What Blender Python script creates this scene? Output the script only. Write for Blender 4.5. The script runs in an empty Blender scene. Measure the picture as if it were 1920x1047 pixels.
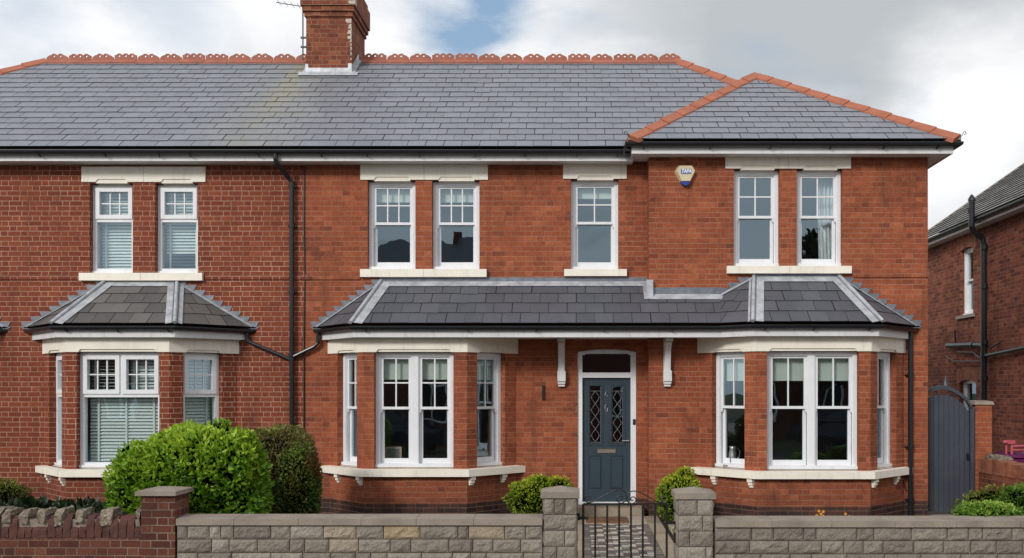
import bpy, math, random
from mathutils import Vector, noise
random.seed(7)
SC = bpy.context.scene
COL = SC.collection
R = math.radians
V = Vector
Z = V((0, 0, 1))
OFF = {}

# ------------------------------------------------------------------ mesh builder
class MB:
    def __init__(s):
        s.v = []; s.f = []; s.uv = []; s.c = []
    def poly(s, pts, col=0.5, uv=None):
        i = len(s.v); s.v += [V(p) for p in pts]
        s.f.append(tuple(range(i, i + len(pts)))); s.uv.append(uv); s.c.append(col)
    def hexa(s, p, col=0.5):          # p: 8 corners, bottom 0-3 ccw, top 4-7
        for q in ((3, 2, 1, 0), (4, 5, 6, 7), (0, 1, 5, 4), (1, 2, 6, 5), (2, 3, 7, 6), (3, 0, 4, 7)):
            s.poly([p[k] for k in q], col)
    def box(s, x0, x1, y0, y1, z0, z1, col=0.5):
        s.hexa([(x0, y0, z0), (x1, y0, z0), (x1, y1, z0), (x0, y1, z0),
                (x0, y0, z1), (x1, y0, z1), (x1, y1, z1), (x0, y1, z1)], col)
    def lbox(s, L, u0, u1, o0, o1, z0, z1, col=0.5):   # L(u, outward, z)
        s.hexa([L(u0, o1, z0), L(u1, o1, z0), L(u1, o0, z0), L(u0, o0, z0),
                L(u0, o1, z1), L(u1, o1, z1), L(u1, o0, z1), L(u0, o0, z1)], col)
    def bar(s, a, b, w, h, up=Z, col=0.5):
        a = V(a); b = V(b); d = (b - a).normalized(); x = d.cross(up)
        if x.length < 1e-4: x = d.cross(V((1, 0, 0)))
        x.normalize(); y = x.cross(d)
        x *= w / 2; y *= h / 2
        s.hexa([a - x - y, a + x - y, b + x - y, b - x - y, a - x + y, a + x + y, b + x + y, b - x + y], col)
    def slab(s, pts, n, t, col=0.5):   # convex polygon thickened along n
        pts = [V(p) for p in pts]; n = V(n) * t
        top = [p + n for p in pts]
        s.poly(top, col); s.poly(pts[::-1], col)
        k = len(pts)
        for i in range(k):
            j = (i + 1) % k
            s.poly([pts[i], pts[j], top[j], top[i]], col)
    def tube(s, path, r, n=8, col=0.5, cap=True, closed=False):
        path = [V(p) for p in path]; m = len(path)
        rr = r if isinstance(r, (list, tuple)) else [r] * m
        rings = []; x = None
        for i, p in enumerate(path):
            if closed: d = path[(i + 1) % m] - path[i - 1]
            else: d = path[min(i + 1, m - 1)] - path[max(i - 1, 0)]
            d.normalize()
            if x is None:
                x = d.cross(Z)
                if x.length < 1e-3: x = d.cross(V((1, 0, 0)))
            else: x = x - d * x.dot(d)
            x.normalize(); y = d.cross(x)
            i0 = len(s.v)
            for k in range(n):
                a = 2 * math.pi * k / n
                s.v.append(p + (x * math.cos(a) + y * math.sin(a)) * rr[i])
            rings.append(i0)
        prs = list(zip(rings[:-1], rings[1:]))
        if closed: prs.append((rings[-1], rings[0]))
        for a, b in prs:
            for k in range(n):
                j = (k + 1) % n
                s.f.append((a + k, a + j, b + j, b + k)); s.uv.append(None); s.c.append(col)
        if cap and not closed:
            s.f.append(tuple(rings[0] + k for k in range(n))[::-1]); s.uv.append(None); s.c.append(col)
            s.f.append(tuple(rings[-1] + k for k in range(n))); s.uv.append(None); s.c.append(col)
    def sweep(s, path, prof, wall=(False, False), col=0.5, cap=True):
        """path: xy polyline left to right seen from the street; prof: (outward, z) loop"""
        P = [V((p[0], p[1], 0)) for p in path]; k = len(P)
        N = []
        for i in range(k - 1):
            t = (P[i + 1] - P[i]).normalized(); N.append(V((t.y, -t.x, 0)))
        M = []
        for i in range(k):
            if i == 0:
                n = N[0]; M.append(V((1 / n.x, 0, 0)) if wall[0] else n)
            elif i == k - 1:
                n = N[-1]; M.append(V((1 / n.x, 0, 0)) if wall[1] else n)
            else:
                n1, n2 = N[i - 1], N[i]; M.append((n1 + n2) / (1 + n1.dot(n2)))
        loops = [[P[i] + M[i] * o + Z * z for o, z in prof] for i in range(k)]
        q = len(prof)
        for i in range(k - 1):
            for j in range(q):
                jj = (j + 1) % q
                s.poly([loops[i][j], loops[i + 1][j], loops[i + 1][jj], loops[i][jj]], col)
        if cap:
            s.poly(loops[0][::-1], col); s.poly(loops[-1], col)
    def build(s, name, mat, parent=None, loc=None, smooth=False, fixn=False, bevel=0):
        off = OFF[parent.name] if parent is not None else V(loc or (0, 0, 0))
        me = bpy.data.meshes.new(name)
        me.from_pydata([tuple(p - off) for p in s.v], [], s.f)
        uvl = me.uv_layers.new(name="UVMap"); cl = me.color_attributes.new("Col", 'FLOAT_COLOR', 'CORNER')
        me.polygons.foreach_set("use_smooth", [smooth] * len(s.f))
        uvs = []; cs = []
        for fi, p in enumerate(me.polygons):
            g = s.uv[fi]; c = s.c[fi]
            n = p.normal.copy(); t = Z.cross(n)
            flat = t.length < 0.5
            if not flat: t.normalize()
            for q, vi in enumerate(s.f[fi]):
                w = s.v[vi]
                if g is not None: uvs += list(g[q])
                elif flat: uvs += [w.x, w.y]
                else: uvs += [w.dot(t), w.z]
                cs += [c, c, c, 1.0]
        me.uv_layers["UVMap"].data.foreach_set("uv", uvs); me.color_attributes["Col"].data.foreach_set("color", cs)
        me.materials.append(mat)
        if fixn:
            import bmesh
            bm = bmesh.new(); bm.from_mesh(me); bmesh.ops.recalc_face_normals(bm, faces=bm.faces); bm.to_mesh(me); bm.free()
        o = bpy.data.objects.new(name, me); COL.objects.link(o)
        OFF[o.name] = off
        if parent is not None: o.parent = parent
        else: o.location = off
        if bevel:
            md = o.modifiers.new("bevel", 'BEVEL'); md.width = bevel; md.segments = 2; md.limit_method = 'ANGLE'; md.angle_limit = R(40)
        return o

def tag(o, label=None, cat=None, group=None, kind=None):
    if label: o['label'] = label
    if cat: o['category'] = cat
    if group: o['group'] = group
    if kind: o['kind'] = kind
    return o
def thing(name, loc, label, cat, group=None):
    o = bpy.data.objects.new(name, None); COL.objects.link(o); o.location = loc; o.empty_display_size = .2
    OFF[o.name] = V(loc)
    return tag(o, label, cat, group)

# ------------------------------------------------------------------ materials
class NT:
    def __init__(s, name):
        s.m = bpy.data.materials.new(name); s.m.use_nodes = True
        s.t = s.m.node_tree; s.t.nodes.clear()
        s.out = s.t.nodes.new('ShaderNodeOutputMaterial')
    def n(s, ty, **kw):
        nd = s.t.nodes.new(ty)
        for k, v in kw.items(): setattr(nd, k, v)
        return nd
    def put(s, inp, v):
        if isinstance(v, bpy.types.NodeSocket): s.t.links.new(v, inp)
        elif v is not None:
            if inp.type == 'RGBA' and len(v) == 3: v = (*v, 1)
            inp.default_value = v
    def math(s, op, a, b=None, c=None, clamp=False):
        nd = s.n('ShaderNodeMath', operation=op); nd.use_clamp = clamp
        for i, x in enumerate((a, b, c)):
            if x is not None: s.put(nd.inputs[i], x)
        return nd.outputs[0]
    def mix(s, f, a, b, mode='MIX'):
        nd = s.n('ShaderNodeMix', data_type='RGBA', blend_type=mode)
        s.put(nd.inputs[0], f); s.put(nd.inputs[6], a); s.put(nd.inputs[7], b)
        return nd.outputs[2]
    def maprange(s, v, a, b, c=0.0, d=1.0, smooth=False):
        nd = s.n('ShaderNodeMapRange'); nd.interpolation_type = 'SMOOTHSTEP' if smooth else 'LINEAR'
        for i, x in enumerate((v, a, b, c, d)): s.put(nd.inputs[i], x)
        return nd.outputs[0]
    def ramp(s, f, stops, const=False):
        nd = s.n('ShaderNodeValToRGB'); cr = nd.color_ramp
        if const: cr.interpolation = 'CONSTANT'
        while len(cr.elements) < len(stops): cr.elements.new(0.5)
        for e, (p, c) in zip(cr.elements, stops): e.position = p; e.color = (*c, 1)
        s.put(nd.inputs[0], f); return nd.outputs[0]
    def noise(s, scale, vec=None, detail=4, rough=.55, dist=0):
        nd = s.n('ShaderNodeTexNoise'); nd.inputs['Scale'].default_value = scale
        nd.inputs['Detail'].default_value = detail; nd.inputs['Roughness'].default_value = rough
        nd.inputs['Distortion'].default_value = dist
        s.put(nd.inputs['Vector'], vec if vec is not None else s.pos()); return nd.outputs['Fac']
    def pos(s):
        if not hasattr(s, '_p'): s._p = s.n('ShaderNodeNewGeometry').outputs['Position']
        return s._p
    def uvc(s):
        if not hasattr(s, '_u'):
            a = s.n('ShaderNodeUVMap'); a.uv_map = 'UVMap'
            b = s.n('ShaderNodeSeparateXYZ'); s.t.links.new(a.outputs[0], b.inputs[0]); s._u = b.outputs
        return s._u
    def xyz(s):
        if not hasattr(s, '_x'):
            b = s.n('ShaderNodeSeparateXYZ'); s.t.links.new(s.pos(), b.inputs[0]); s._x = b.outputs
        return s._x
    def colr(s):
        if not hasattr(s, '_c'):
            a = s.n('ShaderNodeAttribute'); a.attribute_name = 'Col'; s._c = a.outputs['Fac']
        return s._c
    def bump(s, h, strength=.5, dist=.01):
        b = s.n('ShaderNodeBump'); b.inputs['Strength'].default_value = strength; b.inputs['Distance'].default_value = dist
        s.put(b.inputs['Height'], h); return b.outputs[0]
    def bsdf(s, color, rough=.7, metal=0.0, normal=None, spec=.5, **kw):
        b = s.n('ShaderNodeBsdfPrincipled')
        s.put(b.inputs['Base Color'], color); s.put(b.inputs['Roughness'], rough); s.put(b.inputs['Metallic'], metal)
        b.inputs['Specular IOR Level'].default_value = spec
        for k, v in kw.items(): s.put(b.inputs[k], v)
        if normal is not None: s.put(b.inputs['Normal'], normal)
        s.t.links.new(b.outputs[0], s.out.inputs[0]); return b

def simple(name, col, rough=.5, var=.12, scale=6, metal=0, bump=.0, spec=.5, dirt=0, dirtcol=(.05, .045, .035), streak=0):
    m = NT(name)
    n = m.noise(scale, detail=6)
    f = m.maprange(n, .3, .7, 1 - var, 1 + var)
    c = m.mix(1.0, col, m.n('ShaderNodeCombineColor').outputs[0], 'MULTIPLY')
    cc = c.node.inputs[7].links[0].from_node
    for i in range(3): m.put(cc.inputs[i], f)
    if dirt:
        d = m.maprange(m.noise(scale * .7, detail=8, rough=.7), .5, .75, 0, dirt)
        c = m.mix(d, c, dirtcol)
    if streak:
        mp = m.n('ShaderNodeMapping'); m.put(mp.inputs[0], m.pos()); mp.inputs['Scale'].default_value = (4.5, 4.5, .9)
        d = m.maprange(m.noise(2.2, mp.outputs[0], detail=7, rough=.7), .50, .74, 0, streak, True)
        c = m.mix(d, c, tuple(x * .62 for x in dirtcol))
    nm = m.bump(m.noise(scale * 25, detail=3), bump, .004) if bump else None
    m.bsdf(c, rough, metal, nm, spec)
    return m.m

def brick(name, stops, mortar, h=.0785, P=.315, r=.35, vj=1.0, mott=.15, mw=.0045, mixm=1.0, plinth=None, soot=.35, grime=.0, fade=(.75, 1.2)):
    m = NT(name); u, v, _ = m.uvc()
    row = m.math('FLOOR', m.math('DIVIDE', v, h)); fv = m.math('FRACT', m.math('DIVIDE', v, h))
    par = m.math('MULTIPLY', m.math('MODULO', m.math('ADD', row, 4000), 2), .5)
    jit = m.n('ShaderNodeTexWhiteNoise', noise_dimensions='1D'); m.put(jit.inputs['W'], row)
    us = m.math('ADD', m.math('ADD', m.math('DIVIDE', u, P), par), m.math('MULTIPLY', jit.outputs[0], .16))
    cell = m.math('FLOOR', us); f = m.math('FRACT', us)
    ish = m.math('LESS_THAN', f, r)
    du = m.math('MULTIPLY', m.math('MINIMUM', m.math('MINIMUM', f, m.math('SUBTRACT', 1, f)), m.math('ABSOLUTE', m.math('SUBTRACT', f, r))), P)
    dv = m.math('MULTIPLY', m.math('MINIMUM', fv, m.math('SUBTRACT', 1, fv)), h)
    d = m.math('MINIMUM', m.math('MULTIPLY', du, vj), dv)
    wob = m.noise(60, detail=2)
    d = m.math('ADD', d, m.maprange(wob, .2, .8, -.0022, .0022))
    isb = m.maprange(d, mw - .0012, mw + .0018, 0, 1, True)
    idc = m.n('ShaderNodeCombineXYZ'); m.put(idc.inputs[0], m.math('ADD', m.math('MULTIPLY', cell, 2), ish)); m.put(idc.inputs[1], row)
    wn = m.n('ShaderNodeTexWhiteNoise', noise_dimensions='2D'); m.put(wn.inputs['Vector'], idc.outputs[0])
    bc = m.ramp(wn.outputs[0], stops)
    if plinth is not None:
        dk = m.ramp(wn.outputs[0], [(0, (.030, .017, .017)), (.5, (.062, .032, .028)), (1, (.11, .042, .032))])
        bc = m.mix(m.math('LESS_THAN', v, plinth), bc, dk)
    fine = m.maprange(m.noise(140, detail=4, rough=.7), .25, .75, .72, 1.3)
    mid = m.maprange(m.noise(14, detail=6, rough=.7), .3, .7, 1 - mott, 1 + mott)
    big = m.maprange(m.noise(.75, detail=4, rough=.6), .3, .7, *fade)
    tot = m.math('MULTIPLY', m.math('MULTIPLY', fine, mid), big)
    def mul(c, f):
        cc = m.n('ShaderNodeCombineColor')
        for i in range(3): m.put(cc.inputs[i], f)
        return m.mix(1.0, c, cc.outputs[0], 'MULTIPLY')
    bc = mul(bc, tot)
    mc = mul(m.mix(m.maprange(m.noise(2.2, detail=5, rough=.65), .35, .65, 0, 1), mortar, tuple(x * .55 for x in mortar)), fine)
    msk = m.math('ADD', isb, m.math('MULTIPLY', m.math('SUBTRACT', 1, isb), m.math('SUBTRACT', 1, m.maprange(m.noise(1.3, detail=5, rough=.7), .3, .65, mixm * .45, mixm))), clamp=True)
    c = m.mix(msk, mc, bc)
    # weathering: dark streaks and pale salts
    st = m.maprange(m.noise(1.1, detail=8, rough=.72), .52, .75, 0, soot, True)
    c = m.mix(st, c, (.045, .022, .016))
    salt = m.maprange(m.noise(3.1, detail=8, rough=.8, dist=.5), .68, .82, 0, .22, True)
    c = m.mix(salt, c, (.42, .27, .2))
    mp = m.n('ShaderNodeMapping'); m.put(mp.inputs[0], m.pos()); mp.inputs['Scale'].default_value = (4, 4, .45)
    c = m.mix(m.maprange(m.noise(1.0, mp.outputs[0], detail=7, rough=.68), .50, .72, 0, .38, True), c, (.055, .024, .017))
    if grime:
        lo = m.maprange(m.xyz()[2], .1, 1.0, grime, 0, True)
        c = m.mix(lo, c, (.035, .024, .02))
    hgt = m.math('ADD', isb, m.math('MULTIPLY', m.math('ADD', m.noise(120, detail=3), m.math('MULTIPLY', wn.outputs[0], .6)), .5))
    m.bsdf(c, .86, 0, m.bump(hgt, .55, .006), .25)
    return m.m

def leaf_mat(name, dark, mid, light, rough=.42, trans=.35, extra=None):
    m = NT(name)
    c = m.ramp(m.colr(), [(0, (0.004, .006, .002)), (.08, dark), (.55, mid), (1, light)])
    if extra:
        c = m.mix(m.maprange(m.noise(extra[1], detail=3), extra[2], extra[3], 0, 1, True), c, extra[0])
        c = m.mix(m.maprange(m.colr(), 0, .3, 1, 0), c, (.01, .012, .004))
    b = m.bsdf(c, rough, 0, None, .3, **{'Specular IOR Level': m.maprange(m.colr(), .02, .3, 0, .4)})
    t = m.n('ShaderNodeBsdfTranslucent'); m.put(t.inputs[0], c)
    x = m.n('ShaderNodeMixShader'); x.inputs[0].default_value = trans
    m.t.links.new(b.outputs[0], x.inputs[1]); m.t.links.new(t.outputs[0], x.inputs[2]); m.t.links.new(x.outputs[0], m.out.inputs[0])
    return m.m

def slate_mat(name, lo, hi, stain=False, rough=.5):
    m = NT(name)
    c = m.mix(m.math('MAXIMUM', m.colr(), 0), lo, hi)
    g = m.maprange(m.noise(2.5, detail=7, rough=.65), .3, .7, .90, 1.10)
    cc = m.n('ShaderNodeCombineColor')
    for i in range(3): m.put(cc.inputs[i], m.math('MULTIPLY', g, m.maprange(m.noise(70, detail=3), .3, .7, .88, 1.1)))
    c = m.mix(1.0, c, cc.outputs[0], 'MULTIPLY')
    if stain:
        x, y, z = m.xyz()
        # run-off from the chimney: lichen streak down the slope
        ctr = m.math('ADD', -5.02, m.math('MULTIPLY', m.math('SUBTRACT', y, 2.2), .07))
        w = m.math('SUBTRACT', m.math('ADD', x, m.math('MULTIPLY', m.math('SUBTRACT', m.noise(2.0, detail=4), .5), .5)), ctr)
        a = m.maprange(m.math('ABSOLUTE', w), .0, .33, 1, 0, True)
        up = m.maprange(y, 2.5, .1, .8, .12)
        c = m.mix(m.math('MULTIPLY', m.math('MULTIPLY', a, up), .75), c, (.28, .25, .10))
        pale = m.math('MULTIPLY', m.maprange(m.math('ABSOLUTE', m.math('ADD', w, -.1)), .2, 1.1, 1, 0, True), m.maprange(m.noise(1.7, detail=6), .35, .7, .1, .6))
        c = m.mix(pale, c, (.25, .235, .19))
    lich = m.maprange(m.noise(14, detail=8, rough=.8), .63, .73, 0, .4, True)
    c = m.mix(lich, c, (.3, .3, .27))
    c = m.mix(m.math('LESS_THAN', m.colr(), -.05), c, (.012, .012, .014))
    m.bsdf(c, m.maprange(m.noise(20), .3, .7, rough - .08, rough + .12), 0, m.bump(m.noise(45, detail=5), .35, .004), .5)
    return m.m

def glass_mat():
    m = NT("window_glass")
    tr = m.n('ShaderNodeBsdfTransparent'); m.put(tr.inputs[0], (.86, .90, .90))
    gl = m.n('ShaderNodeBsdfGlossy'); m.put(gl.inputs[0], (.66, .86, 1)); gl.inputs['Roughness'].default_value = .0
    wav = m.bump(m.noise(2.2, detail=1), .08, .026); m.t.links.new(wav, gl.inputs['Normal'])
    fr = m.n('ShaderNodeLayerWeight'); fr.inputs[0].default_value = .5
    f = m.math('ADD', .21, m.math('MULTIPLY', .8, m.math('POWER', fr.outputs['Facing'], 4.0)), clamp=True)
    x = m.n('ShaderNodeMixShader'); m.put(x.inputs[0], f)
    m.t.links.new(tr.outputs[0], x.inputs[1]); m.t.links.new(gl.outputs[0], x.inputs[2]); m.t.links.new(x.outputs[0], m.out.inputs[0])
    return m.m

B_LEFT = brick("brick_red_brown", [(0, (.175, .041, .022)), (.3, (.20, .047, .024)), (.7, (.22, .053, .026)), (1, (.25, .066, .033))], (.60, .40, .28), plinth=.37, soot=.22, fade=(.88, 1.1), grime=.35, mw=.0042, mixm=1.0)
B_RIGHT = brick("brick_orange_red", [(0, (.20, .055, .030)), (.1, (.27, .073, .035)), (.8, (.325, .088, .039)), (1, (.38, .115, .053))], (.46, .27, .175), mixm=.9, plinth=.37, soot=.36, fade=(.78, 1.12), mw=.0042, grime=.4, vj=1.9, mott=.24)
B_FAR = brick("brick_brown_red", [(0, (.10, .030, .020)), (.3, (.16, .045, .028)), (.7, (.21, .060, .034)), (1, (.26, .09, .052))], (.28, .18, .125), h=.079, soot=.4)
B_GARDEN = brick("brick_old_maroon", [(0, (.075, .024, .017)), (.4, (.11, .034, .022)), (.8, (.14, .045, .028)), (1, (.18, .07, .045))], (.25, .19, .145), h=.078, soot=.55, mw=.005)
B_CHIM = brick("brick_chimney", [(0, (.16, .045, .027)), (.3, (.20, .056, .031)), (.75, (.25, .070, .037)), (1, (.32, .11, .05))], (.36, .26, .18), h=.08, soot=.6, mw=.004, fade=(.75, 1.1))
B_OPP = brick("brick_opposite", [(0, (.10, .03, .02)), (1, (.16, .05, .035))], (.2, .15, .12))
UPVC = simple("white_painted_timber", (.80, .81, .83), .35, .03, 3, dirt=.16, dirtcol=(.45, .43, .40), streak=.2)
FASC = simple("white_fascia_paint", (.72, .72, .72), .45, .05, 2, dirt=.35, dirtcol=(.40, .39, .36), streak=.35)
STONE = simple("cream_painted_stone", (.86, .81, .70), .6, .05, 3, bump=.15, dirt=.3, dirtcol=(.55, .48, .38), streak=.28)
SLATE = slate_mat("roof_slate", (.178, .188, .217), (.204, .214, .246), True, .46)
SLATE_C = slate_mat("canopy_slate", (.078, .082, .098), (.102, .106, .124), rough=.46)
SLATE_B = slate_mat("old_bay_slate", (.082, .077, .074), (.145, .135, .128), rough=.6)
SLATE_F = slate_mat("far_slate", (.10, .095, .085), (.22, .21, .19), rough=.65)
UNDER = simple("roof_underlay", (.02, .02, .02), .9)
TERRA = simple("terracotta", (.37, .118, .062), .7, .14, 5, bump=.2, dirt=.35, dirtcol=(.20, .075, .05))
TERRA2 = simple("terracotta_crest", (.345, .115, .070), .7, .2, 5, bump=.2, dirt=.45, dirtcol=(.22, .09, .065))
LEAD = simple("lead_sheet", (.46, .48, .51), .5, .28, 7, metal=.25, bump=.3, dirt=.5, dirtcol=(.58, .60, .62))
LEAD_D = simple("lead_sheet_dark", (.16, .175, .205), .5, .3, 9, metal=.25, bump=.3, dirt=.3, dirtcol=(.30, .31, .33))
BLACK = simple("black_plastic", (.012, .013, .016), .32, .1, 4)
IRON = simple("black_iron", (.008, .008, .009), .4, .1, 20, bump=.2)
NAVY = simple("slate_blue_door_paint", (.030, .050, .068), .38, .06, 3)
GREYP = simple("dark_grey_gate_paint", (.043, .052, .070), .5, .14, 3, bump=.15, dirt=.5, dirtcol=(.085, .09, .10), streak=.5)
CHROME = simple("chrome", (.6, .6, .6), .2, .02, 5, metal=1)
LEADCAME = simple("lead_came", (.35, .36, .37), .4, .05, 5, metal=.4)
WALLIN = simple("plaster", (.30, .28, .25), .9, .05, 2)
BLIND = simple("roller_blind_cloth", (.68, .74, .66), .8, .03, 5)
VENET = simple("venetian_slat", (.84, .92, .88), .5, .03, 5)
CURT = simple("sheer_curtain", (.78, .80, .80), .9, .08, 12)
GLASS = glass_mat()

def stone_mat():
    m = NT("split_stone")
    base = m.ramp(m.colr(), [(0, (.20, .17, .145)), (.5, (.275, .24, .20)), (.88, (.335, .295, .25)), (1, (.37, .285, .185))])
    f = m.math('MULTIPLY', m.maprange(m.noise(55, detail=6, rough=.75), .3, .7, .62, 1.35), m.maprange(m.noise(5, detail=5), .3, .7, .85, 1.15))
    cc = m.n('ShaderNodeCombineColor')
    for i in range(3): m.put(cc.inputs[i], f)
    c = m.mix(1.0, base, cc.outputs[0], 'MULTIPLY')
    m.bsdf(c, .95, 0, m.bump(m.noise(90, detail=6, rough=.7), .8, .012), .2)
    return m.m
BLOCK = stone_mat()
COPING = simple("concrete_coping", (.285, .250, .215), .9, .12, 4, bump=.5, dirt=.45, dirtcol=(.17, .145, .12))
def speck(name, a, b, scale, rough=.9):
    m = NT(name)
    n = m.noise(scale, detail=4, rough=.8)
    c = m.mix(m.maprange(n, .38, .62), a, b)
    c = m.mix(m.maprange(m.noise(3, detail=6), .45, .7, 0, .45), c, tuple(x * .5 for x in a))
    m.bsdf(c, rough, 0, m.bump(n, .6, .01), .2); return m.m
COPE = speck("grit_coping", (.215, .18, .148), (.41, .35, .29), 150)
COBBLE = speck("rough_cobble", (.13, .10, .072), (.32, .275, .215), 40)
SOIL = speck("soil", (.018, .013, .009), (.05, .036, .024), 30)
PAVE = speck("pavement_concrete", (.22, .21, .19), (.30, .28, .25), 60)
FLAG = speck("path_edge_concrete", (.28, .225, .165), (.42, .35, .265), 70)
GRAVEL = speck("pale_gravel", (.30, .26, .16), (.60, .55, .38), 45)
GRASSG = speck("far_ground", (.05, .06, .03), (.09, .10, .05), 8)

# ------------------------------------------------------------------ camera and light
cam = bpy.data.cameras.new("camera"); co = bpy.data.objects.new("camera", cam); COL.objects.link(co)
co.location = (0, -15, 2.1); co.rotation_euler = (R(90), 0, 0)
cam.lens = 33.75; cam.sensor_width = 36; cam.shift_x = -.0635; cam.shift_y = .1065; cam.clip_end = 2000; cam.clip_start = .1
SC.camera = co
SC.view_settings.view_transform = 'Standard'; SC.view_settings.look = 'None'; SC.view_settings.exposure = 0
sun = bpy.data.lights.new("sun", 'SUN'); so = bpy.data.objects.new("sun", sun); COL.objects.link(so)
sun.energy = 2.1; sun.angle = R(13); sun.color = (1, .965, .92)
sd = V((.48, .80, -.48)).normalized()
so.rotation_euler = sd.to_track_quat('-Z', 'Y').to_euler(); so.location = (-10, -20, 20)
elev = math.asin(-sd.z); rot = math.atan2(-sd.x, -sd.y)
w = bpy.data.worlds.new("World"); SC.world = w; w.use_nodes = True
nt = w.node_tree; nt.nodes.clear()
def wn(ty, **kw):
    n = nt.nodes.new(ty)
    for k, v in kw.items(): setattr(n, k, v)
    return n
def wm(op, a, b=None, c=None, clamp=False):
    n = wn('ShaderNodeMath', operation=op); n.use_clamp = clamp
    for i, x in enumerate((a, b, c)):
        if x is None: continue
        if isinstance(x, bpy.types.NodeSocket): nt.links.new(x, n.inputs[i])
        else: n.inputs[i].default_value = x
    return n.outputs[0]
def wmix(f, a, b):
    n = wn('ShaderNodeMix', data_type='RGBA')
    for i, x in ((0, f), (6, a), (7, b)):
        if isinstance(x, bpy.types.NodeSocket): nt.links.new(x, n.inputs[i])
        else: n.inputs[i].default_value = x if i == 0 else (*x, 1)
    return n.outputs[2]
def wmr(v, a, b, c, d):
    n = wn('ShaderNodeMapRange'); n.interpolation_type = 'SMOOTHSTEP'
    nt.links.new(v, n.inputs[0])
    for i, x in enumerate((a, b, c, d)): n.inputs[i + 1].default_value = x
    return n.outputs[0]
sky = wn('ShaderNodeTexSky', sky_type='NISHITA'); sky.sun_disc = False; sky.sun_elevation = elev; sky.sun_rotation = rot
sky.air_density = 1.2; sky.dust_density = 1.5
tc = wn('ShaderNodeTexCoord'); D = tc.outputs['Generated']
def wnoise(scale, detail, rough, off=(0, 0, 0), zs=2.2, dist=0):
    mp = wn('ShaderNodeMapping'); nt.links.new(D, mp.inputs[0]); mp.inputs['Scale'].default_value = (1, 1, zs); mp.inputs['Location'].default_value = off
    n = wn('ShaderNodeTexNoise'); nt.links.new(mp.outputs[0], n.inputs['Vector'])
    n.inputs['Scale'].default_value = scale; n.inputs['Detail'].default_value = detail; n.inputs['Roughness'].default_value = rough; n.inputs['Distortion'].default_value = dist
    return n.outputs['Fac']
def blob(px, py, rad):      # a patch of sky around a direction
    d = V((px - 1082, 1800, 728 - py)).normalized()
    n = wn('ShaderNodeVectorMath', operation='DISTANCE'); nt.links.new(D, n.inputs[0]); n.inputs[1].default_value = d
    return n.outputs['Value'], rad
def blobs(lst, nz, amp):
    tot = None
    for px, py, rad, st in lst:
        dv, r_ = blob(px, py, rad)
        dv = wm('ADD', dv, wm('MULTIPLY', wm('SUBTRACT', nz, .5), amp))
        m = wmr(dv, 0, rad / 1800., st, 0)
        tot = m if tot is None else wm('ADD', tot, m, clamp=True)
    return tot
n1 = wnoise(3.2, 8, .6, (3.1, 1.7, .4), dist=.3)
n2 = wnoise(7.5, 7, .55, (.3, 5.2, 1.4))
cl = wmix(wmr(n1, .38, .62, 0, 1), (.62, .645, .68), (.90, .905, .92))
grey = blobs([(1640, 0, 560, .8), (1500, 60, 420, .3), (1800, 120, 420, .4), (1250, 10, 380, .3), (1860, 330, 200, .25)], n2, .22)
cl = wmix(grey, cl, (.46, .49, .515))
wht = blobs([(1850, 225, 260, .95), (1760, 330, 160, .7), (200, 90, 260, .5), (420, 60, 300, .5), (1000, 60, 260, .3)], n2, .16)
cl = wmix(wht, cl, (.93, .935, .945))
blue = blobs([(860, 82, 115, 1.0), (930, 8, 95, .95), (40, 20, 150, .40), (330, 5, 130, .35), (790, 20, 80, .35), (1710, 225, 60, .2)], n1, .14)
hole = wmr(wnoise(2.4, 7, .55, (8.1, 3.3, .4)), .60, .74, 0, .5)
blue = wm('MAXIMUM', blue, hole)
bg1 = wn('ShaderNodeBackground'); nt.links.new(cl, bg1.inputs[0]); bg1.inputs[1].default_value = 1.13
skb = wmix(.4, sky.outputs[0], (3.6, 5.4, 7.8))
bg2 = wn('ShaderNodeBackground'); nt.links.new(skb, bg2.inputs[0]); bg2.inputs[1].default_value = .11
mx = wn('ShaderNodeMixShader'); nt.links.new(blue, mx.inputs[0]); nt.links.new(bg1.outputs[0], mx.inputs[1]); nt.links.new(bg2.outputs[0], mx.inputs[2])
wo = wn('ShaderNodeOutputWorld'); nt.links.new(mx.outputs[0], wo.inputs[0])

def at(px, py, Y):          # a point of the place at depth Y
    d = (Y + 15) / 1800.
    return V(((px - 1082) * d, Y, 2.1 + (728 - py) * d))

# ------------------------------------------------------------------ shared builders
def frame_fn(p0, t, out):
    p0 = V((p0[0], p0[1], 0)); t = V((t[0], t[1], 0)); n = V((t.y, -t.x, 0))
    return lambda u, o, z: p0 + t * u + n * (o + out) + Z * z

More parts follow.
